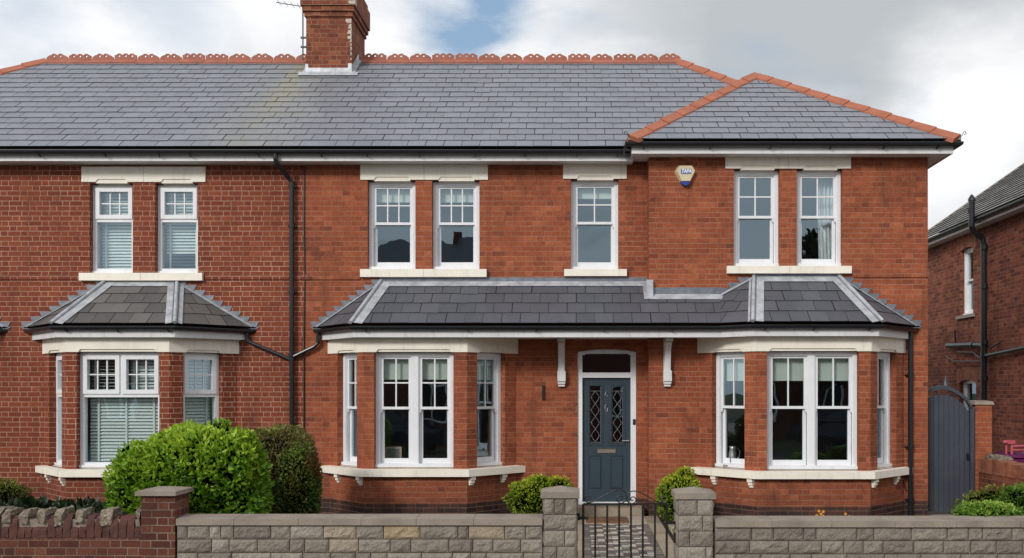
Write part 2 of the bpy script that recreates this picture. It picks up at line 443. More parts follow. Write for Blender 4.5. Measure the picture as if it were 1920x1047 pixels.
def wall_panel(mb, a, b, z0, z1, holes=(), depth=.13, lining=True):
    a = V((a[0], a[1], 0)); b = V((b[0], b[1], 0)); L = (b - a).length; t = (b - a) / L
    F = frame_fn(a, t, 0)
    us = sorted({0, L, *[h[0] for h in holes], *[h[1] for h in holes]})
    zs = sorted({z0, z1, *[h[2] for h in holes], *[h[3] for h in holes]})
    us = [u for u in us if 0 <= u <= L]; zs = [z for z in zs if z0 <= z <= z1]
    for i in range(len(us) - 1):
        for j in range(len(zs) - 1):
            cu = (us[i] + us[i + 1]) / 2; cz = (zs[j] + zs[j + 1]) / 2
            if any(h[0] < cu < h[1] and h[2] < cz < h[3] for h in holes): continue
            mb.poly([F(us[i], 0, zs[j]), F(us[i + 1], 0, zs[j]), F(us[i + 1], 0, zs[j + 1]), F(us[i], 0, zs[j + 1])])
            if lining:
                o = -depth - .12
                mb.poly([F(us[i], o, zs[j + 1]), F(us[i + 1], o, zs[j + 1]), F(us[i + 1], o, zs[j]), F(us[i], o, zs[j])])
    for u0, u1, za, zb in holes:
        D_ = depth + .12
        mb.poly([F(u0, 0, za), F(u0, 0, zb), F(u0, -D_, zb), F(u0, -D_, za)])
        mb.poly([F(u1, 0, zb), F(u1, 0, za), F(u1, -D_, za), F(u1, -D_, zb)])
        mb.poly([F(u0, 0, zb), F(u1, 0, zb), F(u1, -D_, zb), F(u0, -D_, zb)])
        mb.poly([F(u0, -D_, za), F(u1, -D_, za), F(u1, 0, za), F(u0, 0, za)])

def clip2(poly, a, b):      # keep left of a->b
    out = []
    for i in range(len(poly)):
        p = poly[i]; q = poly[(i + 1) % len(poly)]
        sp = (b[0] - a[0]) * (p[1] - a[1]) - (b[1] - a[1]) * (p[0] - a[0])
        sq = (b[0] - a[0]) * (q[1] - a[1]) - (b[1] - a[1]) * (q[0] - a[0])
        if sp >= 0: out.append(p)
        if (sp >= 0) != (sq >= 0):
            f = sp / (sp - sq); out.append((p[0] + (q[0] - p[0]) * f, p[1] + (q[1] - p[1]) * f))
    return out
def slates(mb, pts, gauge, width, thick=.011, seed=0, origin=None, gap=.0075, rough=.5):
    """individual overlapping slates on a planar convex polygon, first edge = eave"""
    pts = [V(p) for p in pts]
    o = V(origin) if origin is not None else pts[0]
    u = (pts[1] - pts[0]).normalized(); n = None
    for k in range(2, len(pts)):
        c = u.cross(pts[k] - pts[0])
        if c.length > 1e-3: n = c.normalized(); break
    if n.z < 0: n = -n
    v = n.cross(u)
    if v.z < 0: v = -v
    P = [((p - o).dot(u), (p - o).dot(v)) for p in pts]
    ar = sum(P[i][0] * P[(i + 1) % len(P)][1] - P[(i + 1) % len(P)][0] * P[i][1] for i in range(len(P)))
    if ar < 0: P = P[::-1]
    u0 = min(p[0] for p in P); u1 = max(p[0] for p in P); v0 = min(p[1] for p in P); v1 = max(p[1] for p in P)
    mb.poly([p - n * .004 for p in pts], -1)
    for r_ in range(int(math.floor(v0 / gauge)), int(math.ceil(v1 / gauge))):
        for c_ in range(int(math.floor(u0 / width)) - 1, int(math.ceil(u1 / width)) + 1):
            rnd = random.Random(r_ * 7919 + c_ * 104729 + seed)
            ju = rnd.uniform(-.004, .004); jv = rnd.uniform(-.004, .004) - (.022 if rnd.random() < .012 else 0)
            a0 = (c_ + (.5 if r_ % 2 else 0)) * width + gap / 2 + ju; a1 = a0 + width - gap
            b0 = r_ * gauge + jv; b1 = (r_ + 1) * gauge + .006
            q = [(a0, b0), (a1, b0), (a1, b1), (a0, b1)]
            for i in range(len(P)):
                q = clip2(q, P[i], P[(i + 1) % len(P)])
                if len(q) < 3: break
            if len(q) < 3: continue
            tilt = rnd.uniform(-.002, .002); cc = rnd.random() ** 1.2 * rough * 2
            lift = lambda b, a: max(thick * (1 - (b - b0) / (b1 - b0) * .95) + .001 + tilt * (a - a0) / width, .001)
            top = [o + u * a + v * b + n * lift(b, a) for a, b in q]
            base = [o + u * a + v * b for a, b in q]
            mb.poly(top, min(cc, 1))
            for i in range(len(q)):
                j = (i + 1) % len(q)
                mb.poly([base[i], base[j], top[j], top[i]], -1)
    return n

def hip_tiles(parent, a, b, s1, s2, mat, step=.42, wing=.135, label=None):
    """a: lower end, b: upper end; s1, s2: directions down each slope, square to the hip"""
    a = V(a); b = V(b); d = (b - a); L = d.length; d.normalize(); s1 = V(s1).normalized(); s2 = V(s2).normalized()
    up = -(s1 + s2).normalized()
    k = max(1, round(L / step)); st = L / k
    for i in range(k):
        mb = MB(); p0 = a + d * (st * i + .003); p1 = a + d * (st * (i + 1) + .02)
        c = random.uniform(.3, .8); j = random.uniform(-.004, .004)
        rings = []
        for p, e in ((p0, .026), (p1, .010)):
            cr = p + up * (e + .035 + j)
            rings.append([p + s1 * wing + up * (e + .012), cr + s1 * .035, cr + up * .012, cr + s2 * .035, p + s2 * wing + up * (e + .012),
                          p + s2 * wing - up * .03, p - up * .02, p + s1 * wing - up * .03])
        q = len(rings[0])
        for x in range(q):
            y = (x + 1) % q
            mb.poly([rings[0][x], rings[0][y], rings[1][y], rings[1][x]], c)
        mb.poly(rings[0][::-1], c); mb.poly(rings[1], c)
        mb.build('hip_tile', mat, parent, fixn=True)

def down_dir(nrm, d):       # direction in a slope plane square to the hip, pointing down
    v = V(nrm).cross(d).normalized()
    return v if v.z < 0 else -v
def plane_n(a, b, c):
    n = (V(b) - V(a)).cross(V(c) - V(a)).normalized()
    return n if n.z > 0 else -n

def crest_tile(parent, x0, x1, Y, z, mat, bumps):
    mb = MB(); c = random.uniform(.2, .8)
    # saddle
    for sgn in (-1, 1):
        mb.hexa([(x0, Y, z - .02), (x1, Y, z - .02), (x1, Y + sgn * .13, z - .10), (x0, Y + sgn * .13, z - .10),
                 (x0, Y, z + .035), (x1, Y, z + .035), (x1, Y + sgn * .14, z - .065), (x0, Y + sgn * .14, z - .065)], c)
    W = x1 - x0; n = 64; t = .011; zb = z + .02
    sp = .118; cs = [W / 2 + (i - (bumps - 1) / 2) * sp for i in range(bumps)]
    top = lambda x: max([.05] + [(.055 + math.sqrt(max(0, .064 ** 2 - (x - q) ** 2))) if abs(x - q) < .064 else 0 for q in cs] +
                        [(.045 + math.sqrt(max(0, .125 ** 2 - (x - q) ** 2)) * .42) if abs(x - q) < .125 else 0 for q in (cs[0], cs[-1])])
    hole = lambda x: next(((.070 - math.sqrt(.019 ** 2 - (x - q) ** 2), .070 + math.sqrt(.019 ** 2 - (x - q) ** 2)) for q in cs if abs(x - q) < .019), None)
    for i in range(n):
        a = W * i / n; b = W * (i + 1) / n; m = (a + b) / 2
        if m < .004 or m > W - .004: continue
        h = hole(m); ta, tb = top(a), top(b)
        seg = [(0, 0, ta, tb)]
        if h: seg = [(0, 0, h[0], h[0]), (h[1], h[1], ta, tb)]
        for la, lb_, ha, hb in seg:
            for s_ in (-t, t):
                q = [(x0 + a, Y + s_, zb + la), (x0 + b, Y + s_, zb + lb_), (x0 + b, Y + s_, zb + hb), (x0 + a, Y + s_, zb + ha)]
                mb.poly(q if s_ < 0 else q[::-1], c)
            mb.poly([(x0 + a, Y - t, zb + ha), (x0 + b, Y - t, zb + hb), (x0 + b, Y + t, zb + hb), (x0 + a, Y + t, zb + ha)], c)
            if la > 0: mb.poly([(x0 + a, Y - t, zb + la), (x0 + a, Y + t, zb + la), (x0 + b, Y + t, zb + lb_), (x0 + b, Y - t, zb + lb_)], c)
            if h and la == 0: pass
    mb.build('ridge_tile', mat, parent)

def rail_frame(mb, L, u0, u1, z0, z1, o0, o1, wl, wr, wb, wt):
    mb.lbox(L, u0, u0 + wl, o0, o1, z0, z1); mb.lbox(L, u1 - wr, u1, o0, o1, z0, z1)
    e = .0015
    mb.lbox(L, u0 + wl, u1 - wr, o0, o1 - e, z0, z0 + wb); mb.lbox(L, u0 + wl, u1 - wr, o0, o1 - e, z1 - wt, z1)

def sash_window(house, p0, t, w_, z0, z1, cols=2, rows=2, lights=1, split=.47, label=None, blind=None, curtain=None, inward=.10):
    """vertical sliding sash window; p0 = left end of the opening on the outer wall face"""
    L = frame_fn(p0, t, -inward)
    g = .003
    fr = MB(); ft = .055; sh = .05
    rail_frame(fr, L, g, w_ - g, z0 + .001, z1 - g, -.13, 0, ft, ft, sh, .055)
    fr.lbox(L, .0 + g, w_ - g, 0, .035, z0 + .001, z0 + .045)     # sub-sill nose
    mull = .095; lw = (w_ - 2 * ft - (lights - 1) * mull) / lights
    for k in range(1, lights):
        a = ft + lw * k + mull * (k - 1)
        fr.lbox(L, a, a + mull, -.13, -.002, z0 + sh, z1 - .055)
    # staff bead line round the box
    for k in range(lights):
        a = ft + (lw + mull) * k
        fr.lbox(L, a, a + .014, -.035, -.014, z0 + sh, z1 - .055); fr.lbox(L, a + lw - .014, a + lw, -.035, -.014, z0 + sh, z1 - .055)
        fr.lbox(L, a + .014, a + lw - .014, -.034, -.015, z1 - .072, z1 - .0555)
    win = fr.build('window', UPVC, house, bevel=.004)
    if label: win['label'] = label
    for k in range(lights):
        a = ft + (lw + mull) * k + .012; b = a + lw - .024
        zm = z1 - .07 - (z1 - z0 - .12) * split
        za = z0 + sh + .002; zt = z1 - .058
        st = .042
        us = MB(); rail_frame(us, L, a, b, zm - .02, zt, -.075, -.036, st, st, .04, .045)
        ga, gb, gz0, gz1 = a + st, b - st, zm + .02, zt - .045
        for c_ in range(1, cols):
            x = ga + (gb - ga) * c_ / cols
            us.lbox(L, x - .010, x + .010, -.068, -.041, gz0, gz1)
        for r_ in range(1, rows):
            zz = gz0 + (gz1 - gz0) * r_ / rows
            us.lbox(L, ga, gb, -.067, -.042, zz - .010, zz + .010)
        for s_, x in ((0, a), (1, b)):      # sash horns
            x0 = x if s_ == 0 else x - .026
            us.lbox(L, x0, x0 + .026, -.073, -.038, zm - .055, zm - .021)
            us.lbox(L, x0 + (.0 if s_ == 0 else .008), x0 + (.018 if s_ == 0 else .026), -.072, -.039, zm - .075, zm - .0555)
        us.build('upper_sash', UPVC, win, bevel=.002)
        ls = MB(); rail_frame(ls, L, a, b, za, zm + .012, -.118, -.080, st + .006, st + .006, .075, .034)
        ls.build('lower_sash', UPVC, win, bevel=.002)
        pn = MB(); pn.poly([L(ga, -.055, gz0), L(gb, -.055, gz0), L(gb, -.055, gz1), L(ga, -.055, gz1)]); pn.build('pane', GLASS, win)
        a2, b2 = a + st + .006, b - st - .006
        pn = MB(); pn.poly([L(a2, -.1, za + .075), L(b2, -.1, za + .075), L(b2, -.1, zm - .022), L(a2, -.1, zm - .022)]); pn.build('pane', GLASS, win)
        if blind:
            bl = MB(); zb = zt - (gz1 - gz0) * blind - .045
            bl.lbox(L, a + .01, b - .01, -.160, -.157, zb, zt)
            bl.lbox(L, a + .01, b - .01, -.166, -.152, zb - .022, zb)
            bl.build('roller_blind', BLIND, win)
    if curtain:
        for (ua, ub, uc, ud) in curtain:     # top from ua..ub, bottom uc..ud (fractions of the width)
            cu = MB(); n = 26; nz = 8
            def cp(i, j):
                f = i / n; h = j / nz
                lo = ua + (uc - ua) * (1 - h); hi = ub + (ud - ub) * (1 - h)
                uu = (lo + (hi - lo) * f) * w_
                return L(uu, -.24 + .022 * math.sin(f * 31 + 1.2 * math.sin(h * 3)) + .01 * math.sin(f * 67), z0 + .05 + (z1 - z0 - .06) * h)
            for i in range(n):
                for j in range(nz):
                    cu.poly([cp(i, j), cp(i + 1, j), cp(i + 1, j + 1), cp(i, j + 1)])
            cu.build('curtain', CURT, win, smooth=True)
    return win

def venetian(win, L, u0, u1, z0, z1, ang=50, openz=None):
    mb = MB(); pitch = .050; k = int((z1 - z0) / pitch)
    for i in range(k):
        z = z0 + pitch * (i + .5)
        a = R(ang if not openz or not (openz[0] < z < openz[1]) else 8)
        hw = .0265; dy = hw * math.cos(a); dz = hw * math.sin(a)
        mb.poly([L(u0, -.19 + dy, z - dz), L(u1, -.19 + dy, z - dz), L(u1, -.19, z + .003), L(u0, -.19, z + .003)])
        mb.poly([L(u0, -.19, z + .003), L(u1, -.19, z + .003), L(u1, -.19 - dy, z + dz), L(u0, -.19 - dy, z + dz)])
    n = max(2, int((u1 - u0) / .45) + 1)
    for i in range(n):
        x = u0 + (u1 - u0) * (.12 + .76 * i / (n - 1))
        mb.lbox(L, x - .014, x + .014, -.166, -.1645, z0, z1)
    mb.lbox(L, u0, u1, -.21, -.165, z1 - .01, z1 + .03)
    mb.build('venetian_blind', VENET, win)

def casement_window(house, p0, t, w_, z0, z1, lights=1, split=.36, cols=3, label=None, inward=.10, openz=None, ang=50):
    L = frame_fn(p0, t, -inward); g = .003; fr = MB(); ft = .06
    zt = z1 - (z1 - z0) * split
    rail_frame(fr, L, g, w_ - g, z0 + .001, z1 - g, -.10, 0, ft, ft, .075, ft)
    fr.lbox(L, ft, w_ - ft, -.10, -.002, zt - .03, zt + .03)
    fr.lbox(L, g, w_ - g, 0, .03, z0 + .001, z0 + .035)
    lw = (w_ - 2 * ft) / lights
    for k in range(1, lights):
        fr.lbox(L, ft + lw * k - .03, ft + lw * k + .03, -.10, -.003, zt + .03, z1 - ft)
    win = fr.build('window', UPVC, house, bevel=.004)
    if label: win['label'] = label
    for k in range(lights):
        a = ft + lw * k + (.03 if k else 0) - .01; b = ft + lw * (k + 1) - (.03 if k < lights - 1 else 0) + .01
        s_ = MB(); za, zb = zt + .02, z1 - ft + .01; st = .062
        rail_frame(s_, L, a, b, za, zb, -.07, .018, st, st, st, st)
        for c_ in range(1, cols):
            x = a + st + (b - a - 2 * st) * c_ / cols; s_.lbox(L, x - .009, x + .009, -.045, -.020, za + st, zb - st)
        zz = (za + zb) / 2; s_.lbox(L, a + st, b - st, -.044, -.021, zz - .009, zz + .009)
        s_.build('top_light', UPVC, win, bevel=.004)
        pn = MB(); pn.poly([L(a + st, -.03, za + st), L(b - st, -.03, za + st), L(b - st, -.03, zb - st), L(a + st, -.03, zb - st)]); pn.build('pane', GLASS, win)
        venetian(win, L, a + st - .02, b - st + .02, za + st - .02, zb - .01, 12 if (lights == 2 and k == 0) else ang)
    pn = MB(); pn.poly([L(ft, -.05, z0 + .075), L(w_ - ft, -.05, z0 + .075), L(w_ - ft, -.05, zt - .03), L(ft, -.05, zt - .03)]); pn.build('pane', GLASS, win)
    venetian(win, L, ft + .005, w_ - ft - .005, z0 + .08, zt - .03, ang, openz)
    return win

def notch_panel(mb, F, u0, u1, z0, z1, notches, nh, o0, o1):
    """stone lintel face with shouldered notches cut out of its lower edge"""
    pts = [(u0, z1), (u0, z0)]
    for a, b in notches:
        pts += [(a, z0), (a + nh * .8, z0 + nh), (b - nh * .8, z0 + nh), (b, z0)]
    pts += [(u1, z0), (u1, z1)]
    mb.poly([F(u, o1, z) for u, z in pts]); mb.poly([F(u, o0, z) for u, z in pts][::-1])
    k = len(pts)
    for i in range(k):
        j = (i + 1) % k
        mb.poly([F(pts[j][0], o1, pts[j][1]), F(pts[i][0], o1, pts[i][1]), F(pts[i][0], o0, pts[i][1]), F(pts[j][0], o0, pts[j][1])])

def lintel(house, x0, x1, Y, z0, z1, openings):
    F = frame_fn((0, Y), (1, 0), 0); mb = MB()
    notch_panel(mb, F, x0, x1, z0, z1, [(a + .10, b - .08) for a, b in openings], .045, -.02, .022)
    for a, b in openings:
        mb.box(a + .101, b - .081, Y - .006, Y + .13, z0 - .018, z0 + .044)
        mb.box(a + .002, b - .002, Y + .012, Y + .14, z0 - .004, z0 + .02)
    o = mb.build('lintel', STONE, house, bevel=.003)
    if len(openings) > 1:
        m_ = (x0 + x1) / 2; jb = MB(); jb.box(m_ - .002, m_ + .002, Y - .0235, Y - .01, z0 + .001, z1 - .001); jb.build('lintel_joint', COPING, o)
    return o
def sill(house, x0, x1, Y, z0, z1, proj=.07):
    mb = MB()
    mb.hexa([(x0, Y - proj, z0), (x1, Y - proj, z0), (x1, Y + .12, z0), (x0, Y + .12, z0),
             (x0, Y - proj, z1 - .012), (x1, Y - proj, z1 - .012), (x1, Y + .12, z1 + .004), (x0, Y + .12, z1 + .004)])
    o = mb.build('window_sill', STONE, house, bevel=.005)
    if x1 - x0 > 1.2:
        m_ = (x0 + x1) / 2; jb = MB(); jb.box(m_ - .002, m_ + .002, Y - proj - .0015, Y - proj + .01, z0 + .004, z1 - .016); jb.build('sill_joint', COPING, o)
    return o

def gutter(parent, path, zc, r=.055, wall=(False, False), name='gutter'):
    mb = MB(); prof = []
    for k in range(9):
        a = math.pi + math.pi * k / 8; prof.append((r * math.cos(a), zc + r * math.sin(a)))
    prof += [(r, zc + .012), (r - .012, zc + .012)]
    for k in range(9):
        a = -math.pi * k / 8; prof.append(((r - .008) * math.cos(a), zc + (r - .008) * math.sin(a)))
    prof.append((-r + .008, zc + .012)); prof.append((-r, zc + .012))
    mb.sweep(path, prof, wall)
    o = mb.build(name, BLACK, parent); return o
def gutter_clips(parent, pts, zc, n, r=.058):
    """strap brackets below the gutter run: each hugs the bowl and hooks back onto the fascia"""
    for (x, y) in pts:
        mb = MB(); k = 8
        out = V((n[0], n[1], 0)); sd_ = V((-n[1], n[0], 0)) * .011
        P = [V((x, y, zc)) + out * r * math.cos(math.pi + math.pi * i / k) + Z * r * 1.06 * math.sin(math.pi + math.pi * i / k) for i in range(k + 1)]
        Q = [V((x, y, zc)) + out * (r + .006) * math.cos(math.pi + math.pi * i / k) + Z * (r * 1.06 + .008) * math.sin(math.pi + math.pi * i / k) for i in range(k + 1)]
        for i in range(k):
            mb.hexa([P[i] - sd_, P[i + 1] - sd_, P[i + 1] + sd_, P[i] + sd_, Q[i] - sd_, Q[i + 1] - sd_, Q[i + 1] + sd_, Q[i] + sd_])
        mb.bar(V((x, y, zc - r * 1.0)) - out * .01, V((x, y, zc - r - .022)) - out * .045, .018, .010)
        mb.build('gutter_bracket', BLACK, parent)

def lead_hip(parent, a, b, n1, n2, w1=.10, w2=.13):
    a = V(a); b = V(b); d = (b - a).normalized(); mb = MB()
    for n, w_ in ((V(n1), w1), (V(n2), w2)):
        s_ = down_dir(n, d); h = .016
        e0 = a + n * h; e1 = b + n * h
        mb.slab([e0, e0 + s_ * w_, e1 + s_ * w_, e1], n, .006, .5)
    up = (V(n1) + V(n2)).normalized()
    mb.tube([a + up * .028 - d * .02, b + up * .028 + d * .03], .027, 10)
    o = mb.build('lead_hip_roll', LEAD, parent)
    mb = MB()      # dark strips laid on the wings to paint the roll's shadow line
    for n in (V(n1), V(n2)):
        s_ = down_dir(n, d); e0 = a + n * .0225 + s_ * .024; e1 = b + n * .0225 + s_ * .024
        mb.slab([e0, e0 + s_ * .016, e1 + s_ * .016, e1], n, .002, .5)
    mb.build('lead_shadow_line', LEAD_D, o); return o

def stepped_flashing(parent, a, b, n, side, course=.0825):
    """lead stepped into the brick joints above the line a (low) to b (high) on a wall facing -Y"""
    a = V(a); b = V(b); mb = MB(); sgn = -1 if side == 'left' else 1
    sl = (b.x - a.x) / (b.z - a.z); Y = a.y
    z = math.floor(a.z / course) * course; y = Y - .006
    while z < b.z - .01:
        zt = z + course; x_lo = a.x + sl * (max(z, a.z) - a.z); x_hi = a.x + sl * (min(zt, b.z) - a.z)
        xo = x_lo + sgn * .075; xt = xo + sgn * .035
        lo = max(z - .02, a.z - .03)
        q = [(xt, y, zt), (xo - sgn * .015, y, lo), (x_hi - sgn * .06, y, lo), (x_hi - sgn * .06, y, zt)]
        c = random.uniform(.2, .8)
        mb.slab(q, (0, -1, 0), .005, c)
        z = zt
    o = mb.build('stepped_flashing', LEAD_D, parent)
    # soaker turned onto the slates
    mb = MB(); d = (b - a).normalized(); s_ = V(n).cross(d).normalized()
    if s_.y > 0: s_ = -s_
    mb.slab([a + V(n) * .018, a + V(n) * .018 + s_ * .05, b + V(n) * .018 + s_ * .05, b + V(n) * .018], n, .007)
    mb.build('lead_soaker', LEAD, parent)
    return o

# ------------------------------------------------------------------ the pair of houses
PX = -4.24                      # party line
left_house = thing('brick_house', (-8.6, 2.8, .1), "left hand red brick house with white venetian blinds and a separate slate-roofed bay window", 'house')
main_house = thing('brick_house', (.6, 2.8, .1), "large orange-red brick house with blue-grey front door, slate canopy and two bay windows", 'house')

ZE, YE, YR = 5.78, -.37, 2.8; ZR = 8.16; SL = (ZR - ZE) / (YR - YE)
XE0, XR0, XR1, XE1 = -13.03, -9.86, 1.84, 4.99
wtop = 5.66

def pxw(px, Y): return (px - 1082) * (15 + Y) / 1800.
# --- walls
def hh(x0, r): return (r[0] - x0, r[1] - x0, r[2], r[3])
X0 = -12.7; YP = -.3; WP = 5.69
L1 = (-7.617, -6.942, 3.90, 5.30); L2 = (-6.594, -5.925, 3.90, 5.30)
W1 = (-3.272, -2.525, 3.958, 5.345); W2 = (-2.265, -1.525, 3.958, 5.345); W3 = (-.10, .65, 3.958, 5.362)
W4 = (2.401, 3.105, 3.97, 5.452); W5 = (3.365, 4.066, 3.97, 5.452)
DOOR = (.008, .925, .27, 2.712)
lwall = MB()
wall_panel(lwall, (X0, 0), (PX, 0), -.1, wtop, [hh(X0, L1), hh(X0, L2), hh(X0, (-8.2, -5.44, .5, 2.7))])
mwall = MB()
wall_panel(mwall, (PX, 0), (1.1, 0), -.1, wtop, [hh(PX, W1), hh(PX, W2), hh(PX, W3), hh(PX, (-3.75, -1.07, .5, 2.7)), hh(PX, DOOR)])
wall_panel(mwall, (1.1, YP), (5.373, YP), -.1, WP, [hh(1.1, W4), hh(1.1, W5), hh(1.1, (2.0, 4.88, .5, 2.7))])
mwall.poly([(1.1, 0, -.1), (1.1, YP, -.1), (1.1, YP, WP), (1.1, 0, WP)])
for mb, xa, xb in ((lwall, X0, PX), (mwall, PX, 5.373)):
    mb.poly([(xb, 5.6, -.1), (xa, 5.6, -.1), (xa, 5.6, wtop), (xb, 5.6, wtop)])
lwall.poly([(X0, 5.6, -.1), (X0, 0, -.1), (X0, 0, wtop), (X0, 5.6, wtop)])
mwall.poly([(5.373, YP, -.1), (5.373, 5.6, -.1), (5.373, 5.6, WP), (5.373, YP, WP)])
# projecting string course under the upper sills
for mb, xa, xb, Y in ((lwall, X0, -7.76, 0), (lwall, -5.82, PX, 0), (mwall, PX, -3.385, 0), (mwall, 4.20, 5.373 + .018, YP)):
    mb.sweep([(xa, Y), (xb, Y)], [(-.01, 3.795), (.018, 3.795), (.018, 3.868), (-.01, 3.878)], cap=True)

BAYS = {
 'L': dict(cx=-6.817, hw=1.508, hf=.763, d=.745, Y=0, op=(-.615, .615), mb=lwall, house=left_house),
 'C': dict(cx=-2.408, hw=1.458, hf=.766, d=.69, Y=0, op=(-.615, .565), mb=mwall, house=main_house),
 'R': dict(cx=3.4375, hw=1.5675, hf=.828, d=.74, Y=-.3, op=(-.675, .665), mb=mwall, house=main_house)}
ZS0, ZS1, ZF0, ZF1 = .785, .905, 2.635, 2.87
BAYS['K'] = dict(cx=-10.70, hw=1.508, hf=.763, d=.745, Y=0, op=(-.615, .615), mb=lwall, house=left_house)
for k, b in BAYS.items():
    A = (b['cx'] - b['hw'], b['Y']); B = (b['cx'] - b['hf'], b['Y'] - b['d']); C_ = (b['cx'] + b['hf'], b['Y'] - b['d']); E = (b['cx'] + b['hw'], b['Y'])
    b['path'] = [A, B, C_, E]; mb = b['mb']; b['open'] = []
    for i, (p, q) in enumerate(((A, B), (B, C_), (C_, E))):
        Ln = math.dist(p, q); t = ((q[0] - p[0]) / Ln, (q[1] - p[1]) / Ln)
        if i == 1: o = (b['op'][0] + Ln / 2, b['op'][1] + Ln / 2)
        elif i == 0: o = (Ln * .235, Ln * .80)
        else: o = (Ln * .20, Ln * .765)
        wall_panel(mb, p, q, -.1, ZS0 + .01, [])
        wall_panel(mb, p, q, ZS1 - .01, ZF0 + .01, [(o[0], o[1], ZS1 - .005, ZF0 + .0099)], depth=.08)
        b['open'].append((p, t, o, Ln))
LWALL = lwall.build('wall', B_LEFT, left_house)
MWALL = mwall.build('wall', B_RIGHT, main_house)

# bay sills, friezes, brackets
for k, b in BAYS.items():
    H = b['house']; mb = MB()
    mb.sweep(b['path'], [(-.22, ZS0), (.10, ZS0), (.10, ZS1 - .018), (-.22, ZS1 + .012)], (True, True))
    mb.build('bay_sill', STONE, H, bevel=.006, fixn=True)
    mb = MB()
    for i, (p, t, o, Ln) in enumerate(b['open']):
        F = frame_fn(p, t, 0); e0 = .012 if i > 0 else -.0; e1 = .012 if i < 2 else 0
        notch_panel(mb, F, -e0 - (.02 if i == 0 else 0), Ln + e1 + (.02 if i == 2 else 0), ZF0, ZF1, [(o[0] + .03, o[1] - .03)], .042, -.03, .022)
    mb.sweep(b['path'], [(-.22, ZF0 + .018), (.001, ZF0 + .006), (.001, ZF1 - .003), (-.22, ZF1 - .003)], (True, True))
    mb.build('frieze', STONE, H, fixn=True)
    for i, (p, t, o, Ln) in enumerate(b['open']):     # little console blocks under the sill
        if i == 1: continue
        for u in ((Ln * .30, Ln * .93) if i == 0 else (Ln * .07, Ln * .70)):
            F = frame_fn(p, t, 0); mb = MB()
            mb.lbox(F, u - .045, u + .045, -.01, .075, ZS0 - .055, ZS0 + .002)
            mb.lbox(F, u - .038, u + .038, -.01, .055, ZS0 - .10, ZS0 - .0551)
            mb.lbox(F, u - .032, u + .032, -.01, .032, ZS0 - .135, ZS0 - .1001)
            mb.build('sill_console', STONE, H, bevel=.006)

# windows in the bays
ZB0, ZB1 = ZS1 + .008, ZF0 + .006
for k, b in BAYS.items():
    for i, (p, t, o, Ln) in enumerate(b['open']):
        P0 = (p[0] + t[0] * o[0], p[1] + t[1] * o[0]); W_ = o[1] - o[0]
        if k in 'LK': casement_window(b['house'], P0, t, W_, ZB0, ZB1, lights=2 if i == 1 else 1, cols=3 if i != 1 else 3, split=.375)
        elif k == 'C': sash_window(b['house'], P0, t, W_, ZB0, ZB1, lights=2 if i == 1 else 1, split=.48, blind=.40, cols=2, rows=2,
                                   curtain=[(.02, .42, .02, .38)] if i == 0 else None)
        else: sash_window(b['house'], P0, t, W_, ZB0, ZB1, lights=2 if i == 1 else 1, split=.47, blind=.44, cols=2, rows=1,
                          curtain=[(.62, 1.0, .7, 1.0)] if i == 2 else None)
# upper windows
def upper(H, r, Y, **kw):
    f = casement_window if kw.pop('cas', 0) else sash_window
    return f(H, (r[0], Y), (1, 0), r[1] - r[0], r[2] + .003, r[3] - .003, **kw)
upper(left_house, L1, 0, cas=1, split=.40)
upper(left_house, L2, 0, cas=1, split=.40, openz=(3.9, 4.25))
upper(main_house, W1, 0, cols=3, blind=.32, split=.46)
upper(main_house, W2, 0, cols=3, blind=.32, split=.46)
upper(main_house, W3, 0, cols=2, blind=.24, split=.46, curtain=[(.97, 1, .86, 1)])
upper(main_house, W4, YP, cols=2, split=.47, curtain=[(.03, .26, .03, .06)])
upper(main_house, W5, YP, cols=2, split=.47, curtain=[(.55, .97, .60, .97)])
lintel(left_house, -7.733, -5.80, 0, 5.317, 5.555, [L1[:2], L2[:2]])
lintel(main_house, -3.383, -1.392, 0, 5.352, 5.587, [W1[:2], W2[:2]])
lintel(main_house, -.217, .775, 0, 5.368, 5.597, [W3[:2]])
lintel(main_house, 2.27, 4.189, YP, 5.458, 5.672, [W4[:2], W5[:2]])
sill(left_house, -7.75, -5.833, 0, 3.775, 3.905); sill(main_house, -3.375, -1.408, 0, 3.83, 3.963)
sill(main_house, -.20, .775, 0, 3.845, 3.963); sill(main_house, 2.287, 4.189, YP, 3.85, 3.975)

# rooms behind the glass
for H, xa, xb in ((left_house, X0 + .05, PX - .04), (main_house, PX + .04, 5.3)):
    mb = MB()
    mb.box(xa, xb, .26, 5.4, 3.02, 3.2); mb.box(xa, xb, .02, 5.4, .08, .14); mb.box(xa, xb, .26, 5.4, 5.50, 5.54)
    mb.box(xa, xb, 3.4, 3.45, .14, 3.02); mb.box(xa, xb, 3.4, 3.45, 3.2, 5.5)
    for x in ((-9.6, -5.0) if H is left_house else (-.95, 1.25)): mb.box(x, x + .06, .27, 3.4, .14, 3.02); mb.box(x + .2, x + .26, .27, 3.4, 3.2, 5.5)
    mb.build('room_walls', WALLIN, H)
    for k, b in BAYS.items():
        if b['house'] is H:
            A, B, C_, E = b['path']; mb = MB()
            mb.slab([(A[0] + .2, A[1] + .3, 2.74), (B[0] + .08, B[1] + .12, 2.74), (C_[0] - .08, C_[1] + .12, 2.74), (E[0] - .2, E[1] + .3, 2.74)], (0, 0, 1), .03)
            mb.slab([(A[0] + .2, A[1] + .3, .14), (B[0] + .08, B[1] + .12, .14), (C_[0] - .08, C_[1] + .12, .14), (E[0] - .2, E[1] + .3, .14)], (0, 0, 1), .03)
            mb.build('bay_ceiling', WALLIN, H)

